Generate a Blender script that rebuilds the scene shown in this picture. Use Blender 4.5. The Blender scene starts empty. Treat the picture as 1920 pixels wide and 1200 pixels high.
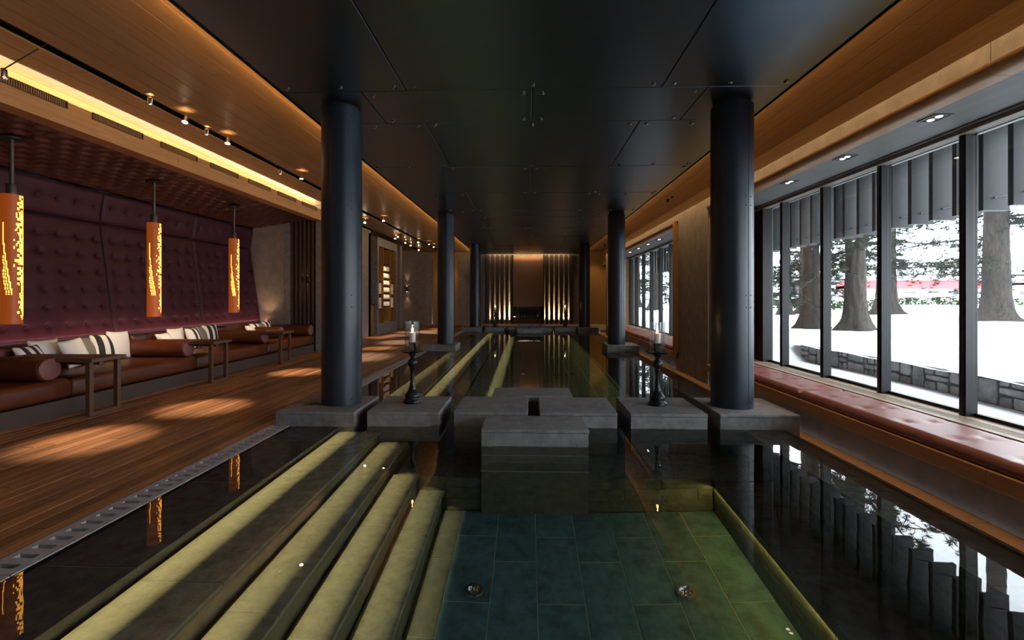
import bpy, math, random
from mathutils import Vector
R = random.Random(7)
C = bpy.context.scene.collection
PI = math.pi
F = 870.0; HZ = 557.0; H = 1.45
TH = math.atan(30 / F)

# ------------------------------------------------------------------ camera, world, lights, exposure
cam = bpy.data.objects.new('camera', bpy.data.cameras.new('camera')); C.objects.link(cam)
cam.location = (0, 0, H); cam.rotation_euler = (PI / 2, 0, TH)
cam.data.sensor_width = 36; cam.data.lens = F / 1920 * 36
cam.data.shift_y = (HZ - 600) / 1920
cam.data.clip_start = .05; cam.data.clip_end = 500
sc = bpy.context.scene; sc.camera = cam
sc.view_settings.view_transform = 'Standard'; sc.view_settings.look = 'None'
sc.view_settings.exposure = 0.0; sc.view_settings.gamma = 1.0
sc.view_settings.use_curve_mapping = False
sc.cycles.use_denoising = True; sc.cycles.use_adaptive_sampling = True; sc.cycles.adaptive_threshold = .03
sc.cycles.max_bounces = 9; sc.cycles.diffuse_bounces = 3; sc.cycles.glossy_bounces = 4
sc.cycles.transmission_bounces = 6; sc.cycles.transparent_max_bounces = 16
sc.cycles.sample_clamp_indirect = 2.0; sc.cycles.blur_glossy = 1.0
w = bpy.data.worlds.new('sky'); sc.world = w; w.use_nodes = True
bg = w.node_tree.nodes['Background']; bg.inputs[0].default_value = (.86, .94, 1.0, 1); bg.inputs[1].default_value = 10.5

def area(name, loc, d, sx, sy, power, col, spread=PI):
    """rectangular lamp at loc shining along d; sx is measured along world Y"""
    l = bpy.data.lights.new(name, 'AREA'); l.shape = 'RECTANGLE'; l.size = sx; l.size_y = sy
    l.energy = power; l.color = col; l.spread = spread
    o = bpy.data.objects.new(name, l); C.objects.link(o); o.location = loc
    z = -Vector(d).normalized(); x = Vector((0, 1, 0))
    if abs(z.dot(x)) > .9: x = Vector((1, 0, 0))
    x = (x - z * x.dot(z)).normalized(); y = z.cross(x)
    from mathutils import Matrix
    o.rotation_euler = Matrix((x, y, z)).transposed().to_euler()
    return o
WARM = (1.0, .56, .20); WARM2 = (1.0, .66, .34); LED = (1.0, .80, .36)
# light strips above the edges of the dark ceiling raft, washing the timber ceiling
area('raft_strip_left', (-2.785, 12.3, 3.805), (-1, 0, .3), 25, .03, 150, (1, .60, .25))
area('raft_strip_right', (2.885, 12.3, 3.805), (1, 0, .45), 25, .03, 35, (1, .62, .28))
area('raft_strip_down', (2.89, 12.3, 3.80), (.5, 0, -1), 25, .03, 150, (1, .64, .30), 1.5)
# light strip lying behind the timber fascia of the seating niche
area('niche_strip', (-5.66, 5.5, 3.64), (.05, 0, 1), 13.6, .03, 150, (1.0, .80, .50))
# strip at the foot of the padded wall
area('padded_wall_strip', (-6.97, 6.5, .80), (-.25, 0, 1), 11.6, .03, 30, (1.0, .46, .32))
# strips under the pool step nosings: x, depth of the tread, y0, y1
for x, d, y0, y1, p in ((-2.10, .20, -.9, 5.05, 1), (-1.62, .50, -.9, 5.0, 1), (-1.31, .80, -.9, 4.5, .8), (-1.05, 1.12, -.9, 4.5, .8), (-.80, 1.5, -.9, 4.5, .35),
                        (-2.10, .20, 6.7, 12.2, .8), (-1.62, .50, 6.7, 19.0, .8), (-.72, 1.5, 6.7, 18.5, 2.0)):
    area('step_strip', (x + .012, (y0 + y1) / 2, -d + .12), (.38, 0, -1), y1 - y0, .02, (y1 - y0) * 9.5 * p, LED, 1.35)
area('basin_strip_right', (1.765, 1.8, -1.0), (-.8, 0, -1), 5.4, .02, 12, (1.0, .78, .18))
area('basin_strip_right', (1.66, 12.6, -1.0), (-.8, 0, -1), 11.8, .02, 14, (.85, .86, .3))
# added fill lights under water, behind the camera and in the far basin
area('added_basin_fill', (.5, -.6, -.55), (0, .7, -1), 1.6, .3, 12, (.25, .6, 1.0), 1.3)
area('added_basin_fill', (.5, 7.0, -1.0), (0, 1, -.25), 1.6, .3, 4, (.35, .8, .8))

# ------------------------------------------------------------------ materials
def mat(name, col, rough=.5, metal=0, var=0.0, scale=6, bump=0.0, bscale=40, spec=.5, rnd=0.0, stretch=(1, 1, 1), col2=None, coat=0, sheen=0):
    m = bpy.data.materials.new(name); m.use_nodes = True; nt = m.node_tree; N = nt.nodes; L = nt.links
    b = N['Principled BSDF']; b.inputs['Roughness'].default_value = rough; b.inputs['Metallic'].default_value = metal
    b.inputs['Specular IOR Level'].default_value = spec; b.inputs['Coat Weight'].default_value = coat
    b.inputs['Sheen Weight'].default_value = sheen
    c = (*col, 1); b.inputs['Base Color'].default_value = c
    if var or rnd or bump or col2:
        tc = N.new('ShaderNodeTexCoord'); mp = N.new('ShaderNodeMapping'); mp.inputs['Scale'].default_value = stretch
        geo = N.new('ShaderNodeNewGeometry')
        oi = N.new('ShaderNodeObjectInfo')
        add = N.new('ShaderNodeVectorMath'); add.operation = 'ADD'
        cmb = N.new('ShaderNodeMath'); cmb.operation = 'MULTIPLY'; cmb.inputs[1].default_value = 37.0 if rnd else 0.0
        L.new(oi.outputs['Random'], cmb.inputs[0])
        L.new(geo.outputs['Position'], add.inputs[0]); L.new(cmb.outputs[0], add.inputs[1])
        L.new(add.outputs[0], mp.inputs['Vector'])
        n = N.new('ShaderNodeTexNoise'); n.inputs['Scale'].default_value = scale; n.inputs['Detail'].default_value = 6; n.inputs['Roughness'].default_value = .65
        L.new(mp.outputs[0], n.inputs['Vector'])
        mix = N.new('ShaderNodeMixRGB'); mix.blend_type = 'MIX'
        c2 = col2 or tuple(max(0, v * (1 - var)) for v in col)
        mix.inputs[1].default_value = (*c2, 1); mix.inputs[2].default_value = (*[min(1, v * (1 + var * .8)) for v in col], 1)
        rm = N.new('ShaderNodeMapRange'); rm.inputs[1].default_value = .32; rm.inputs[2].default_value = .68
        L.new(n.outputs[0], rm.inputs[0]); L.new(rm.outputs[0], mix.inputs[0])
        out = mix.outputs[0]
        if rnd:
            hsv = N.new('ShaderNodeHueSaturation'); mr = N.new('ShaderNodeMapRange')
            mr.inputs[3].default_value = 1 - rnd; mr.inputs[4].default_value = 1 + rnd
            L.new(oi.outputs['Random'], mr.inputs[0]); L.new(mr.outputs[0], hsv.inputs['Value']); L.new(out, hsv.inputs['Color']); out = hsv.outputs[0]
        L.new(out, b.inputs['Base Color'])
        if bump:
            n2 = N.new('ShaderNodeTexNoise'); n2.inputs['Scale'].default_value = bscale; n2.inputs['Detail'].default_value = 5
            L.new(mp.outputs[0], n2.inputs['Vector'])
            bp = N.new('ShaderNodeBump'); bp.inputs['Strength'].default_value = bump; bp.inputs['Distance'].default_value = .01
            L.new(n2.outputs[0], bp.inputs['Height']); L.new(bp.outputs[0], b.inputs['Normal'])
    return m
def emis(name, col, s, base=None):
    m = bpy.data.materials.new(name); m.use_nodes = True
    b = m.node_tree.nodes['Principled BSDF']; b.inputs['Base Color'].default_value = (*(base or col), 1)
    b.inputs['Emission Color'].default_value = (*col, 1); b.inputs['Emission Strength'].default_value = s
    return m
M = {}
M['stone'] = mat('grey limestone', (0.1612, 0.1519, 0.1519), .55, var=.35, scale=9, bump=.25, bscale=60)
M['stone_wall'] = mat('warm grey limestone wall', (0.2, 0.168, 0.144), .7, var=.22, scale=5, bump=.2, bscale=50)
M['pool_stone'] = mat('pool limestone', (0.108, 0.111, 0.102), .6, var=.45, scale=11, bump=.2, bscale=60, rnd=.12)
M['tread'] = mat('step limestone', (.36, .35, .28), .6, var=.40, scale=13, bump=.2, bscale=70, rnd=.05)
M['daylit_tile'] = mat('pool tile with blue daylight tint', (.075, .150, .205), .6, var=.5, scale=8, bump=.2, bscale=60, rnd=.15)  # blue cast of daylight in the water is put into this tile colour
M['joint'] = mat('pale joint', (.55, .56, .46), .7)
M['dark_gap'] = mat('black gap', (.01, .01, .01), .8)
M['deck'] = mat('oiled deck timber', (.24, .105, .045), .38, var=.45, scale=5, stretch=(9, .5, 9), rnd=.5, bump=.15, bscale=30)
M['ceil_wood'] = mat('ceiling oak', (.30, .17, .075), .38, var=.18, scale=4, stretch=(8, .4, 8), rnd=.06)
M['oak'] = mat('oak trim', (.36, .19, .08), .45, var=.2, scale=4, stretch=(8, .5, 8))
M['sill'] = mat('pale oak sill', (0.26, 0.221, 0.1755), .5, var=.15, scale=4, stretch=(8, .5, 8))
M['table_wood'] = mat('walnut table', (0.09, 0.039, 0.018), .4, var=.3, scale=5, stretch=(.6, 8, 8))
M['soffit'] = mat('grey washed timber soffit', (0.1584, 0.1632, 0.1584), .6, var=.12, scale=4, stretch=(8, .4, 8))
M['raft'] = mat('black burnished metal', (.13, .20, .26), .36, metal=1)
M['bolt'] = mat('steel bolt', (.35, .35, .37), .25, metal=1)
M['column'] = mat('blue black painted steel', (0.0108, 0.0162, 0.0264), .38, spec=.42)
M['frame'] = mat('dark bronze window frame', (0.00768, 0.00672, 0.0072), .4, spec=.3)
M['fin'] = mat('dark grey coated metal fin', (0.00968, 0.011, 0.0132), .5, spec=.3)
M['leather'] = mat('oxblood leather', (0.063, 0.018, 0.0096), .40, var=.2, scale=3, bump=.1, bscale=120, spec=.4)
M['leather_wall'] = mat('aubergine leather', (.040, .010, .019), .45, var=.15, scale=3, bump=.1, bscale=120, spec=.18)
M['leather_red'] = mat('rust leather', (0.0891, 0.0216, 0.00702), .40, var=.2, scale=3, bump=.1, bscale=90, spec=.35)
M['seat_pad'] = mat('rose leather', (0.186, 0.0713, 0.0682), .42, var=.15, scale=3, bump=.1, bscale=90)
M['iron'] = mat('black iron', (.008, .008, .009), .32, spec=.3)
M['pole'] = mat('dark steel', (.03, .03, .03), .4)
M['wax'] = mat('ivory wax', (.75, .66, .52), .5)
M['chrome'] = mat('chrome', (.7, .7, .7), .12, metal=1)
M['white'] = mat('white cotton', (.78, .75, .72), .9, bump=.2, bscale=200)
M['black_cloth'] = mat('black cotton', (.02, .02, .02), .9)
M['grey_cloth'] = mat('taupe cotton', (.17, .155, .13), .9, bump=.3, bscale=300)
M['snow'] = mat('snow', (.86, .88, .92), .8, bump=.3, bscale=3)
M['rock'] = mat('wall stone', (0.1672, 0.1672, 0.1672), .85, var=.45, scale=6, bump=.6, bscale=25, rnd=.3)
M['mortar'] = mat('dark mortar', (.035, .035, .035), .9)
M['bark'] = mat('grey bark', (0.02688, 0.021, 0.0168), .95, var=.6, scale=7, stretch=(3, 3, .8), bump=1, bscale=14)
M['needles'] = mat('pine needles', (0.01925, 0.02625, 0.01575), .9, var=.4, scale=4)
M['bush'] = mat('green shrub', (0.03, 0.055, 0.015), .9, var=.5, scale=7)
M['red_wall'] = mat('red rendered wall', (0.45, 0.072, 0.078), .8)
M['pink_wall'] = mat('pale pink wall', (0.68, 0.44, 0.44), .8)
M['win_dark'] = mat('dark window', (.05, .06, .07), .3)
M['gold_door'] = mat('golden timber door', (.34, .19, .06), .35, var=.15, scale=4, stretch=(8, 8, .5))
M['copper'] = mat('copper mesh screen', (.48, .27, .16), .42, metal=.2)
M['back_fin'] = mat('dark timber slat', (.045, .035, .03), .45)
M['slat'] = mat('brown timber slat', (0.05, 0.03, 0.0225), .5)
M['cabinet'] = mat('red brown timber', (.14, .035, .02), .35)
M['shelf_wood'] = mat('amber timber', (.24, .11, .03), .4, var=.15, scale=4, stretch=(6, 6, .5))
M['bottle'] = mat('dark glass bottle', (.10, .09, .06), .08, spec=.9)
M['vent'] = mat('bronze vent', (.05, .04, .03), .4, metal=.3)
M['lens'] = emis('spot lens', (1.0, .78, .5), 60)
M['lens2'] = emis('downlight lens', (1.0, .86, .7), 9)
M['flame'] = emis('flame', (1.0, .52, .14), 26)
M['glow'] = emis('lit cut outs', (1.0, .42, .05), 5.0)
M['shade'] = emis('orange shade', (1.0, .19, .015), .22, base=(.10, .02, .005))
M['sconce_glow'] = emis('sconce glow', (1.0, .7, .4), 14)
M['channel'] = mat('grey channel stone', (0.3, 0.285, 0.2925), .6, var=.2, scale=30, bump=.3, bscale=90)
M['tan_stone'] = mat('tan stone ledge', (.30, .17, .10), .6, var=.15, scale=6)

def glass_mat(name, tint=(1, 1, 1), ior=1.45, full=False):
    m = bpy.data.materials.new(name); m.use_nodes = True; nt = m.node_tree; N = nt.nodes; L = nt.links
    N.remove(N['Principled BSDF']); o = N['Material Output']
    t = N.new('ShaderNodeBsdfTransparent'); t.inputs[0].default_value = (*tint, 1)
    g = N.new('ShaderNodeBsdfGlossy'); g.inputs['Roughness'].default_value = .01; g.inputs[0].default_value = (1, 1, 1, 1)
    f = N.new('ShaderNodeFresnel'); mx = N.new('ShaderNodeMixShader')
    geo = N.new('ShaderNodeNewGeometry'); mr = N.new('ShaderNodeMapRange'); mr.inputs[3].default_value = ior; mr.inputs[4].default_value = 1 / ior   # same index on either side of the thin sheet
    L.new(geo.outputs['Backfacing'], mr.inputs[0]); L.new(mr.outputs[0], f.inputs[0])
    L.new(f.outputs[0], mx.inputs[0]); L.new(t.outputs[0], mx.inputs[1]); L.new(g.outputs[0], mx.inputs[2]); L.new(mx.outputs[0], o.inputs[0])
    return m
M['pane'] = glass_mat('window pane', (.97, .985, .99), 1.5)
M['hurricane'] = glass_mat('hurricane glass', (.93, .94, .96), 1.6)
def water_mat():
    m = bpy.data.materials.new('pool water'); m.use_nodes = True; nt = m.node_tree; N = nt.nodes; L = nt.links
    N.remove(N['Principled BSDF']); o = N['Material Output']
    g = N.new('ShaderNodeBsdfGlass'); g.inputs['IOR'].default_value = 1.33; g.inputs['Roughness'].default_value = 0
    geo = N.new('ShaderNodeNewGeometry'); mp = N.new('ShaderNodeMapping'); mp.inputs['Scale'].default_value = (1, 1, 1)
    n = N.new('ShaderNodeTexNoise'); n.inputs['Scale'].default_value = 2.2; n.inputs['Detail'].default_value = 2
    b = N.new('ShaderNodeBump'); b.inputs['Strength'].default_value = .05; b.inputs['Distance'].default_value = .02
    L.new(geo.outputs['Position'], mp.inputs[0]); L.new(mp.outputs[0], n.inputs['Vector']); L.new(n.outputs[0], b.inputs['Height']); L.new(b.outputs[0], g.inputs['Normal'])
    v = N.new('ShaderNodeVolumeAbsorption'); v.inputs['Color'].default_value = (.78, .90, .86, 1); v.inputs['Density'].default_value = .45
    L.new(g.outputs[0], o.inputs['Surface']); L.new(v.outputs[0], o.inputs['Volume'])
    return m
M['water'] = water_mat()

# ------------------------------------------------------------------ mesh helpers
class MB:
    def __init__(s): s.v = []; s.f = []
    def add(s, vs, fs):
        k = len(s.v); s.v += [tuple(p) for p in vs]; s.f += [tuple(i + k for i in f) for f in fs]; return s
    def box(s, x0, x1, y0, y1, z0, z1):
        vs = [(x0, y0, z0), (x1, y0, z0), (x1, y1, z0), (x0, y1, z0), (x0, y0, z1), (x1, y0, z1), (x1, y1, z1), (x0, y1, z1)]
        return s.add(vs, [(0, 3, 2, 1), (4, 5, 6, 7), (0, 1, 5, 4), (1, 2, 6, 5), (2, 3, 7, 6), (3, 0, 4, 7)])
    def lathe(s, prof, c=(0, 0, 0), n=24, axis='z', caps=True):
        vs = []; fs = []
        for r, h in prof:
            for i in range(n):
                a = 2 * PI * i / n; p = (r * math.cos(a), r * math.sin(a), h)
                if axis == 'x': p = (p[2], p[0], p[1])
                if axis == 'y': p = (p[1], p[2], p[0])
                vs.append((p[0] + c[0], p[1] + c[1], p[2] + c[2]))
        for k in range(len(prof) - 1):
            for i in range(n): j = (i + 1) % n; fs.append((k * n + i, k * n + j, (k + 1) * n + j, (k + 1) * n + i))
        if caps:
            fs.append(tuple(reversed(range(n)))); fs.append(tuple(range((len(prof) - 1) * n, len(prof) * n)))
        return s.add(vs, fs)
    def tube(s, pts, r, n=8):
        P = [Vector(p) for p in pts]; rs = r if isinstance(r, (list, tuple)) else [r] * len(P)
        vs = []; fs = []
        for k, p in enumerate(P):
            d = (P[min(k + 1, len(P) - 1)] - P[max(k - 1, 0)]).normalized()
            a = Vector((0, 0, 1)) if abs(d.z) < .9 else Vector((1, 0, 0))
            u = d.cross(a).normalized(); v = d.cross(u).normalized()
            for i in range(n):
                t = 2 * PI * i / n; vs.append(p + (u * math.cos(t) + v * math.sin(t)) * rs[k])
        for k in range(len(P) - 1):
            for i in range(n): j = (i + 1) % n; fs.append((k * n + i, k * n + j, (k + 1) * n + j, (k + 1) * n + i))
        fs.append(tuple(range(n))); fs.append(tuple(reversed(range((len(P) - 1) * n, len(P) * n))))
        return s.add(vs, fs)
    def prism(s, poly, a0, a1, axis='y'):
        """poly of (p,q); axis y -> (x,z) profile swept along y"""
        n = len(poly)
        f = {'y': lambda p, a: (p[0], a, p[1]), 'x': lambda p, a: (a, p[0], p[1]), 'z': lambda p, a: (p[0], p[1], a)}[axis]
        vs = [f(p, a0) for p in poly] + [f(p, a1) for p in poly]
        fs = [tuple(range(n)), tuple(reversed(range(n, 2 * n)))] + [((i + 1) % n, i, n + i, n + (i + 1) % n) for i in range(n)]
        return s.add(vs, fs)
    def grid(s, fn, nu, nv):
        vs = [fn(i / nu, j / nv) for j in range(nv + 1) for i in range(nu + 1)]
        fs = [(j * (nu + 1) + i, j * (nu + 1) + i + 1, (j + 1) * (nu + 1) + i + 1, (j + 1) * (nu + 1) + i) for j in range(nv) for i in range(nu)]
        return s.add(vs, fs)
ROOTLOC = {}
def rootloc(o):
    while o.parent: o = o.parent
    return Vector(ROOTLOC.get(o.name, (0, 0, 0)))
def obj(name, mb, m, parent=None, smooth=False, bevel=0, kind=None, label=None, seg=2):
    me = bpy.data.meshes.new(name); off = rootloc(parent) if parent else Vector((0, 0, 0))
    me.from_pydata([(p[0] - off.x, p[1] - off.y, p[2] - off.z) for p in mb.v], [], mb.f); me.update()
    import bmesh
    bm = bmesh.new(); bm.from_mesh(me); bmesh.ops.recalc_face_normals(bm, faces=bm.faces)
    bm.to_mesh(me); bm.free()
    me.materials.append(M[m] if isinstance(m, str) else m)
    if smooth:
        for p in me.polygons: p.use_smooth = True
        me.set_sharp_from_angle(angle=math.radians(smooth if smooth > 1 else 40))
    o = bpy.data.objects.new(name, me); C.objects.link(o)
    if parent: o.parent = parent
    if bevel:
        b = o.modifiers.new('bevel', 'BEVEL'); b.width = bevel; b.segments = seg; b.limit_method = 'ANGLE'
    if kind: o['kind'] = kind
    if label: o['label'] = label
    return o
def thing(name, label, cat, loc=(0, 0, 0), group=None):
    o = bpy.data.objects.new(name, None); C.objects.link(o); o.location = loc; o.empty_display_size = .1
    ROOTLOC[o.name] = loc; o['label'] = label; o['category'] = cat
    if group: o['group'] = group
    return o
def structure(name, label=None):
    o = bpy.data.objects.new(name, None); C.objects.link(o); o['kind'] = 'structure'
    if label: o['label'] = label
    return o
def tag(o, label, cat, group=None, kind=None):
    o['label'] = label; o['category'] = cat
    if group: o['group'] = group
    if kind: o['kind'] = kind
    return o
def struct(name, mb, m, **k): 
    return obj(name, mb, m, kind='structure', **k)
def B(*a): return MB().box(*a)
def dup(root, loc, label=None, group=None):
    def cp(o, par):
        c = o.copy(); C.objects.link(c)
        if par: c.parent = par
        return c
    r = cp(root, None); r.location = loc
    if label: r['label'] = label
    if group: r['group'] = group
    for ch in [x for x in bpy.data.objects if x.parent == root]:
        c = cp(ch, r)
        for g in [x for x in bpy.data.objects if x.parent == ch]: cp(g, c)
    return r
PIECE = {}
def piece(name, m, parent, x0, x1, y0, y1, z0, z1, bev=.003):
    """one board / tile / panel: shares a chamfered unit slab, placed and sized"""
    sx, sy, sz = x1 - x0, y1 - y0, z1 - z0
    key = (name, m, round(sx, 3), round(sy, 2), round(sz, 3))
    if key not in PIECE:
        mb = MB(); b = bev; X, Y, Z = sx / 2, sy / 2, sz
        vs = [(-X, -Y, 0), (X, -Y, 0), (X, Y, 0), (-X, Y, 0), (-X, -Y, Z - b), (X, -Y, Z - b), (X, Y, Z - b), (-X, Y, Z - b),
              (-X + b, -Y + b, Z), (X - b, -Y + b, Z), (X - b, Y - b, Z), (-X + b, Y - b, Z)]
        fs = [(0, 3, 2, 1), (0, 1, 5, 4), (1, 2, 6, 5), (2, 3, 7, 6), (3, 0, 4, 7), (4, 5, 9, 8), (5, 6, 10, 9), (6, 7, 11, 10), (7, 4, 8, 11), (8, 9, 10, 11)]
        me = bpy.data.meshes.new(name); me.from_pydata(vs, [], fs); me.materials.append(M[m]); PIECE[key] = me
    o = bpy.data.objects.new(name, PIECE[key]); C.objects.link(o); o.parent = parent
    o.location = ((x0 + x1) / 2, (y0 + y1) / 2, z0)
    return o
def cpiece(name, m, parent, x0, x1, y0, y1, z0, z1, bev=.003):
    """ceiling piece: chamfer on the underside"""
    o = piece(name, m, parent, x0, x1, y0, y1, z0, z1, bev); o.rotation_euler = (PI, 0, 0); o.location.z = z1; return o

# ------------------------------------------------------------------ SETTING: deck
floor = structure('floor')
obj('joist_bed', B(-5.75, -2.92, -1.2, 25.3, -.12, -.03), 'dark_gap', floor)
x = -2.915; col = 0
while x > -5.70:
    y = -1.2 - R.random() * 1.6
    while y < 25.2:
        l = R.uniform(1.7, 3.3); y1 = min(y + l, 25.25)
        if 25.25 - y1 < .6: y1 = 25.25
        l0 = round((y1 - max(y, -1.2)), 1)
        piece('floor_board', 'deck', floor, x - .103, x, max(y, -1.2), max(y, -1.2) + l0 - .004, -.03, .003 + R.uniform(-.001, .001), .003)
        y = max(y, -1.2) + l0
    x -= .115
# recess and back area floor
fb = structure('floor', None)
obj('stone_paving', B(-7.4, -5.72, 12.45, 25.3, -.12, -.002), 'stone_wall', fb)
obj('stone_paving', B(-2.92, 4.6, 20.5, 25.3, -.14, 0), 'stone', fb)

obj('stone_paving', B(3.17, 4.6, 18.95, 20.5, -.2, -.10), 'tan_stone', fb)
# overflow channel beside the deck
ch = structure('trim_1')
obj('channel_bed', B(-2.915, -2.67, -1.2, 19.6, -.16, -.07), 'dark_gap', ch)
y = -1.2
def cover(yy, n):
    mb = MB(); L_ = n * .0975
    mb.box(-2.905, -2.855, yy, yy + L_ - .004, -.03, .006).box(-2.735, -2.68, yy, yy + L_ - .004, -.03, .006)
    for k in range(n): mb.box(-2.855, -2.735, yy + k * .0975, yy + k * .0975 + .058, -.03, .006)
    return mb
k = 0
while y < 19.4:
    obj('channel_cover', cover(y, 9), 'channel', ch); y += 9 * .0975 + .002
# right-hand overflow ledge
rl = structure('trim_2')
obj('rim', B(2.79, 2.83, -1.2, 19.6, -1.6, -.012), 'stone', rl)
for i in range(24):
    piece('ledge_slab', 'tan_stone', rl, 2.835, 3.17, -1.2 + i * .9, -1.2 + i * .9 + .894, -.18, -.10)

# ------------------------------------------------------------------ pool basin
pool = structure('pool_basin')
obj('shell', MB().box(-2.67, 2.79, -1.2, 19.7, -1.75, -1.60).box(-2.72, -2.665, -1.2, 19.7, -1.6, -.035), 'dark_gap', pool)
obj('end_wall', B(-2.67, 2.79, -1.25, -1.0, -1.6, -.03), 'pool_stone', pool)
obj('end_wall', B(-2.67, 2.79, 19.6, 20.5, -1.6, -.14), 'pool_stone', pool)
# steps (x of riser bottom, tread depth)
prof = [(-2.67, .045), (-2.11, .20), (-1.63, .50), (-1.32, .80), (-1.06, 1.12)]
def flight(y0, ys, xend):
    xs = [p[0] for p in prof] + [xend]
    for k, (x0, d) in enumerate(prof):
        x1 = xs[k + 1]; y1 = ys[k]; y = y0; n = 0
        obj('step_core', B(x0 if k == 0 else x0 + .0, x1 - .035, y0, y1, -1.6, -d - .041), 'pool_stone', pool)
        obj('joint_bed', B(x0, x1 - .03, y0, y1 - .01, -d - .0405, -d - .006), 'joint', pool)
        while y < y1 - .05:
            ye = min(y + 1.15, y1)
            if y1 - ye < .3: ye = y1
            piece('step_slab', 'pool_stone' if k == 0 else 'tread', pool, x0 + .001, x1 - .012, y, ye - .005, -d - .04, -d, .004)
            y = ye
flight(-1.0, [5.15, 5.15, 5.1, 4.53, 4.53], -.81)
flight(6.7, [19.6, 19.4, 19.4, 19.0, 19.0], -.72)
# middle ledge under the blocks
obj('middle_ledge', MB().box(-1.3, 1.78, 4.56, 6.68, -1.6, -.85).box(-2.67, -1.3, 5.17, 6.68, -1.6, -.5).box(1.78, 2.79, 4.5, 6.7, -1.6, -.85), 'pool_stone', pool)
# right bench and shallow shelf
def right_side(y0, y1, xw):
    obj('side_bench', B(xw, 2.37, y0, y1, -1.6, -.90), 'pool_stone', pool)
    obj('shelf_core', B(2.37, 2.79, y0, y1, -1.6, -.10), 'pool_stone', pool)
    y = y0
    while y < y1 - .05:
        ye = min(y + 1.15, y1); piece('shelf_slab', 'pool_stone', pool, 2.355, 2.788, y, ye - .005, -.10, -.05, .004); y = ye
right_side(-1.0, 4.53, 1.80); right_side(6.7, 19.6, 1.70)
obj('shelf_core', B(2.37, 2.79, 4.53, 6.7, -.85, -.06), 'pool_stone', pool)
# floor tiles
def tiles(xs, y0, y1, pitch, z):
    obj('tile_bed', B(xs[0], xs[-1], y0, y1, -1.62, z - .004), 'joint', pool)
    for c in range(len(xs) - 1):
        y = y1 - (pitch * .5 if c % 2 else pitch * .92)
        ends = [y1]
        while y > y0 + .05: ends.append(y); y -= pitch
        ends.append(y0)
        for a, b in zip(ends, ends[1:]):
            piece('floor_tile', 'pool_stone' if c == 0 or y0 > 5 else 'daylit_tile', pool, xs[c] + .0035, xs[c + 1] - .0035, b + .0035, a - .0035, z - .012, z, .0015)
XS = [-.81, -.63, -.28, .07, .42, .765, 1.11, 1.46, 1.80]
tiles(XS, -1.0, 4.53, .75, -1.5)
tiles([-.72, -.5, -.15, .2, .55, .9, 1.25, 1.7], 6.72, 19.5, .75, -1.5)
# wall tiles on the end wall of the near basin, the right wall and the far basin's near wall
for r in range(3):
    z0 = -1.5 + r * .217
    xx = -.81 - .35 * (r % 2)
    while xx < 1.8:
        a, b = max(xx, -.81), min(xx + .70, 1.8)
        if b - a > .05 and not (a > -.5 and b < .6):
            o = piece('wall_tile', 'pool_stone', pool, a + .003, b - .003, 0, .211, 0, .02, .0015)
            o.rotation_euler = (PI / 2, 0, 0); o.location = ((a + b) / 2, 4.56, z0 + .1055 + .003)
        xx += .70
    yy = -1.0 - .3 * (r % 2)
    while yy < 4.5:
        a, b = max(yy, -1.0), min(yy + .75, 4.53)
        if b - a > .05:
            o = piece('wall_tile', 'pool_stone', pool, 0, .197, a + .003, b - .003, 0, .02, .0015)
            o.rotation_euler = (0, -PI / 2, 0); o.location = (1.80, (a + b) / 2, -1.5 + r * .2 + .102)
        yy += .75
# floor fittings
def drain(x, y, label):
    t = thing('pool_inlet', label, 'pool inlet', (x, y, -1.5))
    ring = MB().lathe([(.075, 0), (.078, .012), (.066, .03), (.05, .03), (.05, .008)], (x, y, -1.5), 28)
    obj('rim', ring, 'chrome', t, smooth=50)
    mb = MB()
    for k in range(5):
        a = k * 2 * PI / 5 + .3; mb.lathe([(.009, .008), (.009, .028), (.004, .033)], (x + .028 * math.cos(a), y + .028 * math.sin(a), -1.5), 8)
    obj('nozzle', mb, 'chrome', t, smooth=True)
drain(-.41, 3.50, 'round chrome inlet in the pool floor, left of the two in the near basin')
drain(1.18, 3.50, 'round chrome inlet in the pool floor, right of the two in the near basin')
drain(-.1, 10.4, 'small round chrome inlet in the far pool floor, left one')
drain(1.0, 10.4, 'small round chrome inlet in the far pool floor, right one')

# water
wt = obj('pool_water', B(-2.68, 2.815, -1.15, 19.9, -1.62, 0), 'water'); tag(wt, 'still clear pool water filling both basins up to the stone rims', 'water', kind='stuff')

# ------------------------------------------------------------------ stone blocks
def block(x0, x1, y0, y1, zb, label, group=None, zt=.165, cut=None):
    t = thing('stone_block', label, 'stone block', ((x0 + x1) / 2, (y0 + y1) / 2, zb), group)
    obj('top_slab', B(x0, x1, y0, y1, zt - .035, zt), 'stone', t, bevel=.006)
    obj('body', B(x0 + .004, x1 - .004, y0 + .004, y1 - .004, zb, zt - .037), 'stone', t)
    return t
block(-2.84, -1.94, 5.12, 5.98, -.5, 'stone plinth at the foot of the nearest left column')
block(2.10, 2.96, 5.15, 6.01, -.85, 'stone plinth at the foot of the nearest right column')
block(-1.81, -.99, 5.15, 5.97, -.5, 'square stone block carrying the near left candlestick')
block(1.13, 1.97, 5.15, 6.0, -.85, 'square stone block carrying the near right candlestick')
block(-.83, 0, 5.16, 5.97, -.85, 'stone stepping block left of the central gap in the near row')
block(.13, .99, 5.16, 5.97, -.85, 'stone stepping block right of the central gap in the near row')
fb1 = block(-.456, .588, 4.5, 5.03, -1.5, 'foremost wide stone block standing on the pool floor')
obj('course_joint', MB().box(-.459, .591, 4.497, 4.51, -.655, -.645).box(-.459, .591, 4.497, 4.51, -.255, -.247), 'joint', fb1)
block(-.466, .578, 6.05, 6.58, -1.5, 'wide stone block behind the near row, edge of the far pool')
block(-2.84, -1.94, 12.37, 13.23, -.5, 'stone plinth at the foot of the middle left column')
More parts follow.
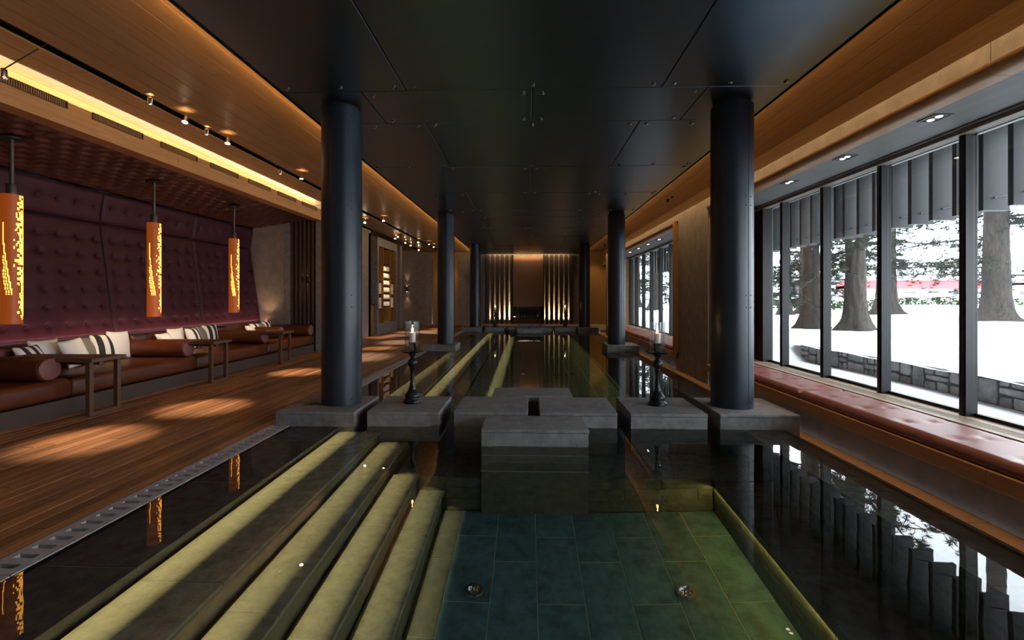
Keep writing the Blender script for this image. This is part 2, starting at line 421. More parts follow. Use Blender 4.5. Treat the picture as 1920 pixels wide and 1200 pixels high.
block(2.10, 2.96, 12.4, 13.26, -1.5, 'stone plinth at the foot of the middle right column')
block(-2.84, -1.94, 19.55, 20.4, -1.6, 'stone plinth at the foot of the farthest left column')
block(2.10, 2.96, 19.55, 20.4, -1.6, 'stone plinth at the foot of the farthest right column')
block(-1.81, -.99, 19.55, 20.4, -1.6, 'stone block carrying the far left candlestick')
block(1.13, 1.97, 19.55, 20.4, -1.6, 'stone block carrying the far right candlestick')
block(-.83, 0, 19.55, 20.4, -1.6, 'far stone block left of the pool axis')
block(.13, .99, 19.55, 20.4, -1.6, 'far stone block right of the pool axis')
block(-.456, .588, 18.85, 19.4, -1.6, 'wide stone block at the far end of the pool')
block(-.456, .588, 20.5, 21.0, -.1, 'raised wide stone block behind the far row', zt=.26)

# bronze lettering piece on the left plinth
sg = MB(); 
for k, (a, b) in enumerate(((0, .05), (.03, .02), (.06, .06), (.1, .03))): sg.box(-2.62 + a, -2.60 + a + .02, 5.45 + b * .5, 5.50 + b, .165, .172)
sg.box(-2.66, -2.44, 5.44, 5.452, .165, .170)
tag(obj('metal_inlay', sg, 'iron'), 'small dark metal inlay on the plinth of the nearest left column', 'inlay')

# ------------------------------------------------------------------ columns
def column(x, y, label):
    t = thing('column', label, 'column', (x, y, .165))
    r = .235
    obj('shaft', MB().lathe([(r, .165), (r, 1.395)], (x, y, 0), 48).lathe([(r, 1.400), (r, 3.70)], (x, y, 0), 48).lathe([(r - .006, 1.39), (r - .006, 1.405)], (x, y, 0), 48), 'column', t, smooth=40)
    obj('neck', MB().lathe([(r - .03, 3.69), (r - .03, 3.76)], (x, y, 0), 48), 'dark_gap', t, smooth=40)
    sm = MB(); a = -1.15 if x > 0 else -1.9
    for s in (0, PI):
        cx, cy = x + (r - .001) * math.cos(a + s), y + (r - .001) * math.sin(a + s)
        sm.box(cx - .003, cx + .003, cy - .004, cy + .004, .17, 3.69)
    obj('seam', sm, 'dark_gap', t)
    bl = MB()
    for z in (.24, 1.33, 1.47, 2.5, 2.6, 3.6):
        for da in (-.14, .14, 1.2, PI - .14, PI + .14):
            bl.lathe([(.008, -.004), (.008, .004)], (x + r * math.cos(a + da), y + r * math.sin(a + da), z), 8, 'y')
    obj('rivet', bl, 'iron', t, kind='stuff')
for k, (y, w_) in enumerate(((5.6, 'nearest'), (12.8, 'middle'), (20.0, 'farthest'))):
    column(-2.275, y, 'dark blue-black round steel column, %s one in the left row' % w_)
    column(2.42, y, 'dark blue-black round steel column, %s one in the right row' % w_)

# ------------------------------------------------------------------ central metal raft ceiling
raft = structure('ceiling', 'black metal panel ceiling over the pool')
obj('raft_core', B(-2.74, 2.84, -1.5, 24.88, 3.764, 3.80), 'dark_gap', raft)
XL, XR, XC = -2.76, 2.86, .05
rows = []
for base in (-2.06, 5.14, 12.34, 19.5):
    pass
def row(y0, y1, kind):
    g = .006
    if kind == 'A': xs = [XL, -1.36, 1.46, XR]
    elif kind == 'B': xs = [XL, XC, XR]
    else: xs = [XL, -1.87, XC, 1.97, XR]
    for a, b in zip(xs, xs[1:]):
        p = cpiece('metal_panel', 'raft', raft, a + g, b - g, y0 + g, y1 - g, 3.75, 3.764, .004)
        cx, cy = (a + b) / 2, (y0 + y1) / 2; bm_ = MB()
        pts = []
        if kind == 'S' and b - a < 1: pts = []
        else:
            for X_ in (a + .11, b - .11):
                for Y_ in (y0 + .1, y1 - .1): pts.append((X_, Y_))
            if kind != 'S': pts += [((a + b) / 2, y0 + .1), ((a + b) / 2, y1 - .1)]
        if pts:
            for X_, Y_ in pts: bm_.lathe([(.027, 0), (.027, .012), (.016, .022)], (X_ - cx, -(Y_ - cy), .014), 12)
            o = obj('panel_bolt', bm_, 'bolt', None, smooth=40, kind='stuff'); o.parent = p
for y0, y1, kd in ((-1.3, .95, 'A'), (.95, 3.05, 'B'), (3.05, 5.14, 'A'), (5.14, 6.1, 'S'), (6.1, 8.18, 'A'), (8.18, 10.26, 'B'), (10.26, 12.34, 'A'), (12.34, 13.3, 'S'),
                   (13.3, 15.38, 'A'), (15.38, 17.46, 'B'), (17.46, 19.54, 'A'), (19.54, 20.5, 'S'), (20.5, 22.6, 'A'), (22.6, 24.86, 'B')):
    row(y0, y1, kd)
obj('edge_profile', MB().box(-2.775, -2.765, -1.5, 25.2, 3.735, 3.785).box(2.865, 2.875, -1.5, 25.2, 3.735, 3.785), 'iron', raft)

# timber ceilings
wc = structure('ceiling', 'oak plank ceiling either side of the metal panels')
def planks(x0, x1, n, seed):
    r = random.Random(seed); wd = (x1 - x0) / n
    for k in range(n):
        y = -1.5 - r.random() * 2
        while y < 25.2:
            a = max(y, -1.5); l = round(r.uniform(2.6, 4.4), 1); b = a + l
            if b > 24.4: b = 25.25
            cpiece('ceiling_plank', 'ceil_wood', wc, x0 + k * wd + .004, x0 + (k + 1) * wd - .004, a, b - .004, 3.90, 3.92, .002); y = b
        
planks(-4.645, -2.1, 11, 3); planks(-5.85, -4.80, 4, 4); planks(2.2, 4.02, 8, 5)
obj('ceiling_plank', B(-7.3, -5.63, 12.2, 25.25, 3.90, 3.92), 'ceil_wood', wc)
obj('ceiling_slab', B(-7.6, 4.6, -1.6, 25.4, 3.97, 4.1), 'dark_gap', wc)
obj('track_slot', B(-4.81, -4.64, -1.5, 23.5, 3.955, 3.97), 'dark_gap', wc)
# narrow strip right of the slot
# ------------------------------------------------------------------ NICHE (left)
nf = structure('trim_3')
XF = -5.45
for i in range(5):
    a = -1.5 + i * 2.85; b = min(a + 2.845, 12.11)
    obj('fascia_board', MB().box(XF - .06, XF, a, b, 3.49, 3.76), 'oak', nf, bevel=.004)
obj('niche_cove', MB().box(-5.87, -5.85, -1.5, 12.1, 3.55, 3.97).box(-5.87, XF - .06, -1.5, 12.1, 3.58, 3.61), 'ceil_wood', nf)
obj('fascia_return', B(-5.69, XF - .002, -1.5, 12.11, 3.47, 3.495), 'oak', nf)
def tuft(u, v, su, sv, depth, stag=False, crease=.25):
    """height of padded leather at metric (u,v) for button pitch su,sv"""
    jv = round(v / sv); off = (.5 if (stag and int(jv) % 2) else 0)
    du = (u / su - off) - round(u / su - off); dv = v / sv - jv
    r2 = (du * su) ** 2 + (dv * sv) ** 2
    h = -depth * math.exp(-r2 / (2 * .035 ** 2)) - depth * .35 * math.exp(-r2 / (2 * .09 ** 2))
    h -= depth * crease * math.exp(-(dv * sv) ** 2 / (2 * .012 ** 2)) * (1 if not stag else 0)
    h -= depth * .10 * math.exp(-(du * su) ** 2 / (2 * .015 ** 2)) * (1 if not stag else 0)
    return h
def edge(t, L_, r=.05, d=.035):
    e = min(t, L_ - t); return -d * (1 - min(1, e / r)) ** 2
wl = structure('wall_left', 'buttoned leather wall of the seating niche')
seams = [-1.2, 1.22, 3.40, 5.57, 7.745, 9.92, 12.08]
P0 = (-7.08, .80); P1 = (-7.34, 2.72); P2 = (-7.26, 3.24)
def wall_panel(a, b, lo, hi, name, rows_, depth, res=.032):
    L_ = b - a; dx, dz = hi[0] - lo[0], hi[1] - lo[1]; Hh = math.hypot(dx, dz); n = (dz / Hh, -dx / Hh)
    nb = max(1, round(L_ / .305)); su = L_ / nb; bt = MB()
    def fn(u, v):
        U, V = u * L_, v * Hh
        h = edge(U, L_) + edge(V, Hh)
        for rr in rows_:
            dv = V - rr
            uu = U / su - .5; du = (uu - round(uu)) * su
            r2 = du * du + dv * dv
            h -= depth * math.exp(-r2 / (2 * .028 ** 2)) + depth * .4 * math.exp(-r2 / (2 * .08 ** 2)) + depth * .22 * math.exp(-dv * dv / (2 * .014 ** 2))
        return (lo[0] + dx * v + n[0] * h, a + .008 + u * (L_ - .016), lo[1] + dz * v + n[1] * h)
    o = obj('leather_panel', MB().grid(fn, int(L_ / res), int(Hh / res)), 'leather_wall', wl, smooth=80)
    for rr in rows_:
        for k in range(nb):
            y = a + (k + .5) * su; v = rr / Hh
            bt.lathe([(.018, 0), (.016, .008), (.008, .013)], (0, 0, 0), 8, 'x'); 
            for q in range(len(bt.v) - 24, len(bt.v)):
                p = bt.v[q]; bt.v[q] = (p[0] + lo[0] + dx * v - n[0] * depth * 1.1, p[1] + y, p[2] + lo[1] + dz * v)
    bo = obj('button', bt, 'leather_wall', None, smooth=True, kind='stuff'); bo.parent = o
for a, b in zip(seams, seams[1:]):
    wall_panel(a, b, P0, P1, 'main', [.22 + .286 * k for k in range(6)], .036)
    wall_panel(a, b, P1, P2, 'top', [.27], .03)
obj('wall_backing', MB().prism([(-7.12, 0), (-7.12, .8), (-7.40, 2.72), (-7.32, 3.3), (-7.5, 3.3), (-7.5, 0)], -1.3, 12.2), 'dark_gap', wl)
# padded ceiling of the niche
pc = structure('ceiling', 'buttoned leather ceiling of the seating niche')
Q0 = (-5.69, 3.50); Q1 = (-7.26, 3.25)
def ceil_panel(a, b):
    L_ = b - a; dx, dz = Q1[0] - Q0[0], Q1[1] - Q0[1]; Hh = math.hypot(dx, dz); n = (-abs(dz) / Hh * .0, -1)
    def fn(u, v):
        U, V = u * L_, v * Hh
        h = edge(U, L_, .04, .03) + edge(V, Hh, .04, .03) + tuft(U - .1, V - .1, .27, .155, .026, True)
        return (Q0[0] + dx * v, a + .004 + u * (L_ - .008), Q0[1] + dz * v - h)
    fn2 = lambda u, v: fn(u, v)
    obj('leather_panel', MB().grid(fn2, int(L_ / .03), int(Hh / .03)), 'leather', pc, smooth=80)
for a, b in zip(seams, seams[1:]): ceil_panel(a, b)
obj('ceiling_backing', MB().prism([(-5.75, 3.52), (-7.4, 3.30), (-7.4, 3.5), (-5.95, 3.56)], -1.3, 12.2), 'dark_gap', pc)

# bench seat
bs = thing('banquette', 'long built-in leather bench seat along the padded wall left of the deck', 'bench', (-5.7, 5.5, 0))
obj('base', B(-6.9, -5.80, -1.3, 12.08, 0.003, .23), 'slat', bs)
obj('toe_board', B(-5.80, -5.66, -1.3, 12.08, 0.003, .20), 'slat', bs)
def soft_box(x0, x1, y0, y1, z0, z1, r=.05, sag=0.0):
    """rounded cushion block swept along y with eased ends"""
    n = 5; prof_ = []
    for cx, cz, a0 in ((x1 - r, z1 - r, 0), (x0 + r, z1 - r, PI / 2), (x0 + r, z0 + r, PI), (x1 - r, z0 + r, 1.5 * PI)):
        for k in range(n): a = a0 + k * PI / 2 / (n - 1); prof_.append((cx + r * math.cos(a), cz + r * math.sin(a)))
    mb = MB(); vs = []; m_ = len(prof_); cxm, czm = (x0 + x1) / 2, (z0 + z1) / 2
    st = [(0, .03), (.012, .012), (.03, 0)]; ys = [(y0 + a, b) for a, b in st] + [(y0 + (y1 - y0) * t, 0) for t in (.2, .4, .6, .8)] + [(y1 - a, b) for a, b in reversed(st)]
    for y, ins in ys:
        for p in prof_:
            vs.append((p[0] - ins * (1 if p[0] > cxm else -1), y, p[1] - ins * (1 if p[1] > czm else -1)))
    fs = [(k * m_ + i, k * m_ + (i + 1) % m_, (k + 1) * m_ + (i + 1) % m_, (k + 1) * m_ + i) for k in range(len(ys) - 1) for i in range(m_)]
    fs += [tuple(reversed(range(m_))), tuple(range((len(ys) - 1) * m_, len(ys) * m_))]
    return mb.add(vs, fs)
for a, b in zip(seams, seams[1:]):
    obj('seat_cushion', soft_box(-6.85, -5.65, a + .004, b - .004, .21, .445, .06), 'leather_red', bs, smooth=60)
    obj('backrest', soft_box(-7.06, -6.80, a + .004, b - .004, .40, .79, .05), 'leather', bs, smooth=60)
# bolsters
def bolster(y, x1, label, x0=-6.78):
    t = thing('bolster', label, 'bolster', ((x0 + x1) / 2, y, .445), 'leather bolsters across the bench')
    r = .142; z = .445 + r
    pf = [(r - .02, x0), (r - .004, x0 + .008), (r, x0 + .025), (r, x1 - .025), (r - .004, x1 - .008), (r - .016, x1)]
    obj('roll', MB().lathe(pf, (0, y, z), 36, 'x'), 'leather_red', t, smooth=50)
    pg = MB()
    pg.lathe([(r + .001, x1 - .032), (r + .006, x1 - .026), (r + .001, x1 - .020)], (0, y, z), 36, 'x', caps=False)
    obj('piping', pg, 'leather_red', t, smooth=50)
    obj('end_cap', MB().lathe([(r - .017, x1), (r - .05, x1 + .010), (.02, x1 + .014)], (0, y, z), 36, 'x'), 'seat_pad', t, smooth=50)
bolster(5.35, -5.70, 'nearest round leather bolster beside the first table')
bolster(7.60, -5.69, 'second round leather bolster, left of the second table')
bolster(9.86, -5.68, 'third round leather bolster, left of the third table')
bolster(11.1, -6.0, 'short leather bolster just beyond the third table')
bolster(11.93, -5.66, 'last leather bolster against the stone end wall')
# tables
def table():
    t = thing('side_table', 'x', 'table', (0, 0, 0), 'timber tables over the bench edge')
    obj('table_top', B(-.62, .66, -.24, .24, .655, .70), 'table_wood', t, bevel=.004)
    for nm, a in (('leg', -.215), ('leg', .165)):
        obj('leg', B(.555, .61, a, a + .05, .0, .655), 'table_wood', t, bevel=.003)
    obj('foot_rail', B(.56, .605, -.165, .165, .0, .045), 'table_wood', t)
    obj('stretcher', B(-.3, .555, -.03, .03, .60, .655), 'table_wood', t)
    return t
t1 = table(); t1.location = (-5.90, 5.64, .004); t1['label'] = 'nearest timber table cantilevered over the bench'
for y, lb in ((7.80, 'middle timber table cantilevered over the bench'), (9.98, 'farthest timber table cantilevered over the bench')): dup(t1, (-5.90, y, .004), lb)

# cushions
def cushion(y, s, m, label, stripes=None, tilt=.25, yaw=0, x=-6.62, grp='scatter cushions on the bench', zc=.445, roll=0):
    """pillow facing +x leaning on the backrest"""
    o = thing('scatter_cushion', label, 'cushion', (x, y, zc), grp)
    N_ = 18
    def pt(u, v, side):
        U, V = u * 2 - 1, v * 2 - 1
        th = (1 - U * U) ** .45 * (1 - V * V) ** .45 if abs(U) < 1 and abs(V) < 1 else 0
        pin = 1 - .09 * (1 - abs(V) ** 3) * 1 if abs(U) > .99 else 1
        yy = U * s / 2 * (1 - .07 * (1 - V * V)); zz = V * s / 2 * (1 - .07 * (1 - U * U))
        return (side * .075 * th, yy, zz + s / 2)
    def place(p):
        a = tilt; X_ = p[0] * math.cos(a) - p[2] * math.sin(a) ; Z_ = p[0] * math.sin(a) + p[2] * math.cos(a)
        cz = s / 2; y1_ = p[1] * math.cos(roll) - (Z_ - cz) * math.sin(roll); z1_ = p[1] * math.sin(roll) + (Z_ - cz) * math.cos(roll) + cz
        X2 = X_ * math.cos(yaw) - y1_ * math.sin(yaw); Y2 = X_ * math.sin(yaw) + y1_ * math.cos(yaw)
        return (X2 + x, Y2 + y, z1_ + zc)
    sets = {}
    for side in (1, -1):
        for i in range(N_):
            k = 0
            if stripes: k = stripes[int(i / N_ * len(stripes))]
            for j in range(N_):
                q = [place(pt((i + a) / N_, (j + b) / N_, side)) for a, b in ((0, 0), (1, 0), (1, 1), (0, 1))]
                sets.setdefault(k, MB()).add(q, [(0, 1, 2, 3)])
    for k, mb in sets.items():
        ob = obj('cover' if k == 0 else 'stripe', mb, m if k == 0 else 'black_cloth', o, label=None if k == 0 else 'black woven stripes')
        import bmesh
        bm = bmesh.new(); bm.from_mesh(ob.data); bmesh.ops.remove_doubles(bm, verts=bm.verts, dist=.0005); bmesh.ops.recalc_face_normals(bm, faces=bm.faces); bm.to_mesh(ob.data); bm.free()
        for p in ob.data.polygons: p.use_smooth = True
    return o
SP = [0, 1, 1, 0, 0, 1, 1, 0, 0]
SQ = [0, 0, 1, 0, 1, 1, 0, 0, 0]
cushion(6.02, .40, 'white', 'black and white striped cushion, leftmost on the near bench section', [0, 1, 0, 1, 0, 1], .5, .2, -6.55)
cushion(6.30, .42, 'white', 'white cushion tucked behind the plain one, near bench section', None, .2, 0, -6.75)
cushion(6.52, .42, 'white', 'plain white cushion in front, near bench section', None, .35, .15, -6.5, roll=.08)
cushion(6.82, .42, 'grey_cloth', 'taupe cushion between white ones, near bench section', None, .3, 0, -6.6)
cushion(7.04, .44, 'white', 'white cushion with two bold black stripes, near bench section', SP, .22, .05, -6.58)
cushion(7.30, .46, 'white', 'plain white cushion against the second bolster', None, .15, .1, -6.6, roll=-.06)
cushion(8.35, .40, 'white', 'flat white cushion with black edge, leftmost on the middle section', [0, 0, 0, 0, 0, 1], .55, .2, -6.55)
cushion(8.68, .42, 'white', 'plain white cushion, middle bench section', None, .2, 0, -6.7)
cushion(8.92, .42, 'white', 'white cushion with a black stripe, middle bench section', [0, 0, 1, 0, 1, 0], .32, .1, -6.5)
cushion(9.22, .42, 'grey_cloth', 'taupe cushion, middle bench section', None, .25, 0, -6.6)
cushion(9.48, .44, 'white', 'black and white striped cushion against the third bolster', [0, 1, 0, 1, 0], .18, 0, -6.6)
cushion(10.87, .38, 'white', 'plain white cushion, leftmost on the far bench section', None, .5, .2, -6.5)
cushion(11.14, .38, 'white', 'black striped cushion on the far bench section, second from left', [0, 1, 0, 1], .3, 0, -6.6)
cushion(11.38, .38, 'grey_cloth', 'taupe cushion on the far bench section', None, .25, 0, -6.6)
cushion(11.60, .40, 'white', 'striped cushion on the far bench section beside the last bolster', [0, 1, 0, 1, 0], .2, 0, -6.6)

# pendants
def pendant(y, label):
    X_ = -6.31; t = thing('pendant_lamp', label, 'lamp', (X_, y, 3.38)); r = .098
    zt, zb = 2.70, 1.12
    obj('canopy', MB().lathe([(.12, 3.375), (.12, 3.395)], (X_, y, 0), 28), 'pole', t, smooth=40)
    obj('rod', MB().lathe([(.022, zt + .12), (.022, 3.39)], (X_, y, 0), 16), 'pole', t, smooth=40)
    obj('collar', MB().lathe([(.05, zt), (.05, zt + .12), (.045, zt + .13)], (X_, y, 0), 20), 'pole', t, smooth=40)
    NU, NV = 56, 150
    rr = random.Random(11); grid_ = [[0] * NV for _ in range(NU)]
    # facing angle: u index 0 at -X; camera side is +X,-Y
    for v in range(NV):
        t_ = v / NV   # 0 bottom
        for u in range(NU):
            a = u / NU  # 0..1 around, start at -y going to +x
            on = 0
            if a < .42 and t_ > .06:
                p_ = max(0, (a - (.165 + .03 * math.sin(t_ * 9))) / .22) ** .9
                rb = random.Random((u // 2) * 977 + (v // 3) * 31 + 5).random()
                if rb < min(.9, p_ * 1.1): on = 1
                if a > .345 and .12 < t_ < .97 and rb < .9: on = 1
            for k_, (a0, sl) in enumerate(((.0, .30), (-.04, .30), (-.075, .30))):
                if .22 < t_ < .78 - .06 * k_:
                    cc = a0 + sl * max(0, .66 - t_) ** 1.25 * 1.25
                    if abs(a - cc) < .55 / NU and (k_ == 0 or v % 4 < 3): on = 1
            grid_[u][v] = on
    # blocky flourishes
    for (bu, bv) in ((15, 140), (14, 128), (15, 120), (13, 104), (15, 96), (14, 84), (12, 72), (14, 52), (15, 30), (16, 18), (16, 8)):
        for (du, dv) in ((0, 0), (1, 0), (2, 0), (0, 1), (0, -1), (-1, 1), (3, 1), (1, 2), (2, -2), (1, -3), (2, 3)):
            grid_[(bu + du) % NU][(bv + dv) % NV] = 1
    body, gl = MB(), MB()
    def P(u, v, rad): a = -PI / 2 + 2 * PI * u / NU; return (X_ + rad * math.cos(a), y + rad * math.sin(a), zb + (zt - zb) * v / NV)
    for u in range(NU):
        v = 0
        while v < NV:
            e = v
            while e < NV and grid_[u][e] == grid_[u][v]: e += 1
            (gl if grid_[u][v] else body).add([P(u, v, r), P(u + 1, v, r), P(u + 1, e, r), P(u, e, r)], [(0, 1, 2, 3)]); v = e
    obj('lamp_shade', body, 'shade', t); obj('lit_cutouts', gl, 'glow', t, label='glowing pixel-like cut-out pattern')
    obj('rim', MB().lathe([(r + .002, zt - .012), (r + .002, zt), (.02, zt + .004)], (X_, y, 0), 28, caps=False), 'shade', t)
    obj('rim', MB().lathe([(.0, zb + .004), (r + .002, zb), (r + .002, zb + .012)], (X_, y, 0), 28, caps=False), 'shade', t)
pendant(5.46, 'nearest tall orange cylinder pendant lamp with glowing pixel pattern')
pendant(7.62, 'middle tall orange cylinder pendant lamp with glowing pixel pattern')
pendant(9.75, 'farthest tall orange cylinder pendant lamp with glowing pixel pattern')

# vents on the fascia
for k in range(7):
    y0 = 4.54 + 1.079 * k; y1 = y0 + .765
    t = thing('air_vent', 'slim bronze air vent in the oak fascia, number %s from the left' % ['one', 'two', 'three', 'four', 'five', 'six', 'seven'][k], 'vent', (XF, (y0 + y1) / 2, 3.7))
    t['label'] = ['leftmost slim bronze air vent in the oak fascia, cut by the frame', 'second bronze air vent from the left in the oak fascia', 'third bronze air vent from the left in the oak fascia',
                  'fourth bronze air vent from the left in the oak fascia', 'fifth bronze air vent from the left in the oak fascia', 'sixth bronze air vent from the left in the oak fascia', 'last bronze air vent on the oak fascia, half behind the column'][k]
    f = MB(); f.box(XF, XF + .012, y0, y1, 3.675, 3.685).box(XF, XF + .012, y0, y1, 3.75, 3.762).box(XF, XF + .012, y0, y0 + .012, 3.675, 3.76).box(XF, XF + .012, y1 - .012, y1, 3.675, 3.76)
    obj('frame', f, 'vent', t)
    s = MB()
    for q in range(30): yy = y0 + .02 + q * .0243; s.box(XF, XF + .008, yy, yy + .008, 3.685, 3.75)
    obj('louvre', s, 'oak', t, kind='stuff')
    obj('backing', B(XF - .002, XF + .001, y0 + .01, y1 - .01, 3.68, 3.755), 'dark_gap', t)

# niche end wall with slats
we = structure('wall_end')
obj('stone_panel', B(-7.5, -6.47, 12.12, 12.3, 0, 3.97), 'stone_wall', we)
obj('stone_jamb', B(-6.465, -6.32, 12.10, 12.3, 0, 3.97), 'stone', we, bevel=.004)
obj('slat_backing', B(-6.32, -5.62, 12.27, 12.33, 0, 3.97), 'stone_wall', we)
for k in range(6):
    x0 = -6.30 + k * .113
    piece('slat', 'slat', we, x0, x0 + .06, 12.12, 12.22, 0, 3.74)
obj('stone_jamb', B(-5.62, -5.47, 12.10, 12.33, 0, 3.97), 'stone', we, bevel=.004)
obj('side_wall', B(-6.1, -5.80, 12.33, 16.93, 0, 3.97), 'stone_wall', we)
sc1 = thing('wall_sconce', 'slim up and down wall light glowing between the slats by the bench', 'wall light', (-5.93, 12.22, 1.9))
obj('body', B(-5.96, -5.90, 12.20, 12.26, 1.80, 2.02), 'iron', sc1)
obj('light_slot', B(-5.955, -5.905, 12.205, 12.255, 2.021, 2.026), 'sconce_glow', sc1)
obj('light_slot', MB().box(-5.955, -5.905, 12.205, 12.255, 1.794, 1.799), 'sconce_glow', sc1)
def spot(name, loc, tgt, power, col=WARM2, ang=40, blend=.8, size=.03):
    l = bpy.data.lights.new(name, 'SPOT'); l.energy = power; l.color = col; l.spot_size = math.radians(ang); l.spot_blend = blend; l.shadow_soft_size = size
    o = bpy.data.objects.new(name, l); C.objects.link(o); o.location = loc
    o.rotation_euler = (Vector(tgt) - Vector(loc)).to_track_quat('-Z', 'Y').to_euler(); return o
spot('sconce_up', (-5.93, 12.21, 2.05), (-5.93, 12.25, 4), 14, WARM2, 60); spot('sconce_down', (-5.93, 12.21, 1.77), (-5.93, 12.25, 0), 14, WARM2, 60)
spot('end_wall_uplight', (-6.85, 11.85, .86), (-6.9, 12.25, 2.0), 16, WARM2, 80, 1)

# ------------------------------------------------------------------ left wall beyond the niche
struct('wall_left', B(-6.5, -6.32, 16.6, 21.6, 0, 3.97), 'stone_wall')
struct('trim_6', B(-6.35, -5.80, 16.70, 16.93, 0, 3.8), 'stone')
struct('trim_6', B(-6.35, -5.80, 20.9, 21.2, 0, 3.8), 'stone', bevel=.005)
struct('wall_left', B(-7.3, -7.1, 16.9, 25.2, 0, 3.97), 'stone_wall')
lc = thing('low_cabinet', 'low timber cabinet in the recess left of the towel shelves', 'cabinet', (-6.0, 17.2, 0))
obj('body', B(-6.2, -5.95, 16.95, 17.68, 0, 1.15), 'shelf_wood', lc); obj('worktop', B(-6.2, -5.90, 16.95, 17.68, 1.15, 1.19), 'iron', lc)
lc = thing('low_cabinet', 'low timber cabinet in the recess right of the towel shelves', 'cabinet', (-6.0, 20.7, 0))
obj('body', B(-6.2, -5.95, 20.42, 20.88, 0, 1.15), 'shelf_wood', lc); obj('worktop', B(-6.2, -5.90, 20.42, 20.88, 1.15, 1.19), 'iron', lc)
tc_ = thing('towel_cabinet', 'tall stone framed timber towel cabinet with open shelves in the left wall', 'cabinet', (-6.0, 19., 0))
fr = MB().box(-6.3, -5.80, 17.7, 17.88, 0, 3.78).box(-6.3, -5.80, 20.22, 20.4, 0, 3.78).box(-6.3, -5.80, 17.88, 20.22, 3.45, 3.78).box(-6.3, -5.80, 17.88, 20.22, 0, .42)
obj('stone_frame', fr, 'stone', tc_)
obj('back_panel', B(-6.29, -6.25, 17.88, 20.22, .42, 3.45), 'shelf_wood', tc_)
for yy in (17.88, 18.56, 19.54, 20.19): obj('upright', B(-6.25, -5.84, yy, yy + .03, .42, 3.45), 'shelf_wood', tc_)
for zz in (1.0, 1.58, 2.15): 
    for a, b in ((17.91, 18.56), (19.57, 20.19)): obj('shelf', B(-6.25, -5.85, a, b, zz - .015, zz), 'shelf_wood', tc_)
for zz in (.42, 1.0): obj('shelf', B(-6.25, -5.85, 18.59, 19.54, zz - .015, zz + .01), 'shelf_wood', tc_)
zs = [1.06, 1.35, 1.64, 1.93, 2.22, 2.51]
for zz in zs: obj('shelf', B(-6.24, -5.86, 18.59, 19.54, zz - .025, zz), 'iron', tc_, label='dark metal shelf')
obj('shelf', B(-6.24, -5.86, 18.59, 19.54, 2.80, 2.82), 'iron', tc_, label='dark metal shelf')
obj('dark_backing', B(-6.25, -6.22, 18.59, 19.54, 1.0, 2.84), 'iron', tc_)
nm = ['lowest', 'second lowest', 'third', 'fourth', 'fifth', 'topmost']
for zi, zz in enumerate(zs):
    for k in range(4):
        yy = 18.71 + k * .235; r = .105; mb = MB()
        vs = []
        pf = [(r * .75, -6.15), (r, -6.12), (r * 1.02, -5.9), (r * .8, -5.87)]
        mb.lathe(pf, (0, yy, zz + .105), 14, 'x')
        t = obj('rolled_towel', mb, 'white', smooth=50); tag(t, '%s white rolled towel on the %s dark shelf of the towel cabinet' % (['leftmost', 'left inner', 'right inner', 'rightmost'][k], nm[zi]), 'towel', 'rolled towels on dark shelves')
for (a, side) in ((17.98, 'left'), (19.63, 'right')):
    for zz, lvl in ((1.0, 'lower'), (1.58, 'upper')):
        for k in range(5):
            t = obj('folded_towel', soft_box(-6.2, -5.88, a, a + .48, zz + k * .085 + .001, zz + k * .085 + .083, .03), 'white', smooth=60)
            tag(t, '%s white folded towel in the %s stack, %s side of the towel cabinet' % (['bottom', 'second', 'middle', 'fourth', 'topmost'][k], lvl, side), 'towel', 'folded towels in side stacks')

# ------------------------------------------------------------------ back wall
wb = structure('wall_back')
YB = 25.2
obj('rear_core', B(-7.5, 4.6, YB + .3, YB + .45, -.2, 4.1), 'stone_wall', wb)
obj('stone_panel', B(-7.3, -5.25, YB, YB + .2, 0, 3.97), 'stone_wall', wb)
obj('stone_panel', B(-3.78, -2.31, YB, YB + .2, 0, 3.97), 'stone_wall', wb)
obj('stone_panel', B(-2.31, 2.72, YB + .12, YB + .3, 0, 3.97), 'stone_wall', wb)
obj('stone_panel', B(2.45, 2.80, YB - .1, YB + .2, 0, 3.97), 'stone', wb)
obj('stone_panel', B(-2.62, -2.31, YB - .1, YB + .2, 0, 3.97), 'stone', wb)
d1 = structure('door_1'); obj('leaf', B(-5.2, -4.5, YB + .02, YB + .08, 0, 3.5), 'gold_door', d1); obj('leaf', B(-4.49, -3.8, YB + .02, YB + .08, 0, 3.5), 'gold_door', d1); obj('header', B(-5.24, -3.78, YB, YB + .2, 3.5, 3.97), 'ceil_wood', d1)
d2 = structure('door_2'); obj('leaf', B(3.0, 4.14, YB - .05, YB + .05, 0, 3.78), 'gold_door', d2); obj('frame', MB().box(4.14, 4.3, YB - .1, YB + .1, 0, 3.9).box(2.8, 4.14, YB - .1, YB + .1, 3.78, 3.97), 'oak', d2)
obj('door_handle', MB().tube([(3.95, YB - .12, 1.0), (3.95, YB - .12, 1.3)], .012), 'chrome', d2)
def finrow(xs0, n, pitch, wd):
    for k in range(n):
        piece('vertical_fin', 'back_fin', wb, xs0 + k * pitch, xs0 + k * pitch + wd, YB - .18, YB + .06, 0, 3.74)
finrow(-2.27, 6, .262, .165); finrow(.93, 6, .262, .165)
for k in range(6):
    x = -2.27 + .165 + .048 + k * .262
    area('fin_uplight', (x, YB + .03, .04), (0, .12, 1), .06, .06, [4, 7, 5, 10, 15, 15][k], WARM2, .5)
    x = .93 - .048 + k * .262
    area('fin_uplight', (x, YB + .03, .04), (0, .12, 1), .06, .06, [12, 12, 12, 8, 8, 5][k], WARM2, .5)
area('back_cove', (.05, YB - .26, 3.93), (0, .06, -1), .05, 5.0, 90, (1, .66, .34))
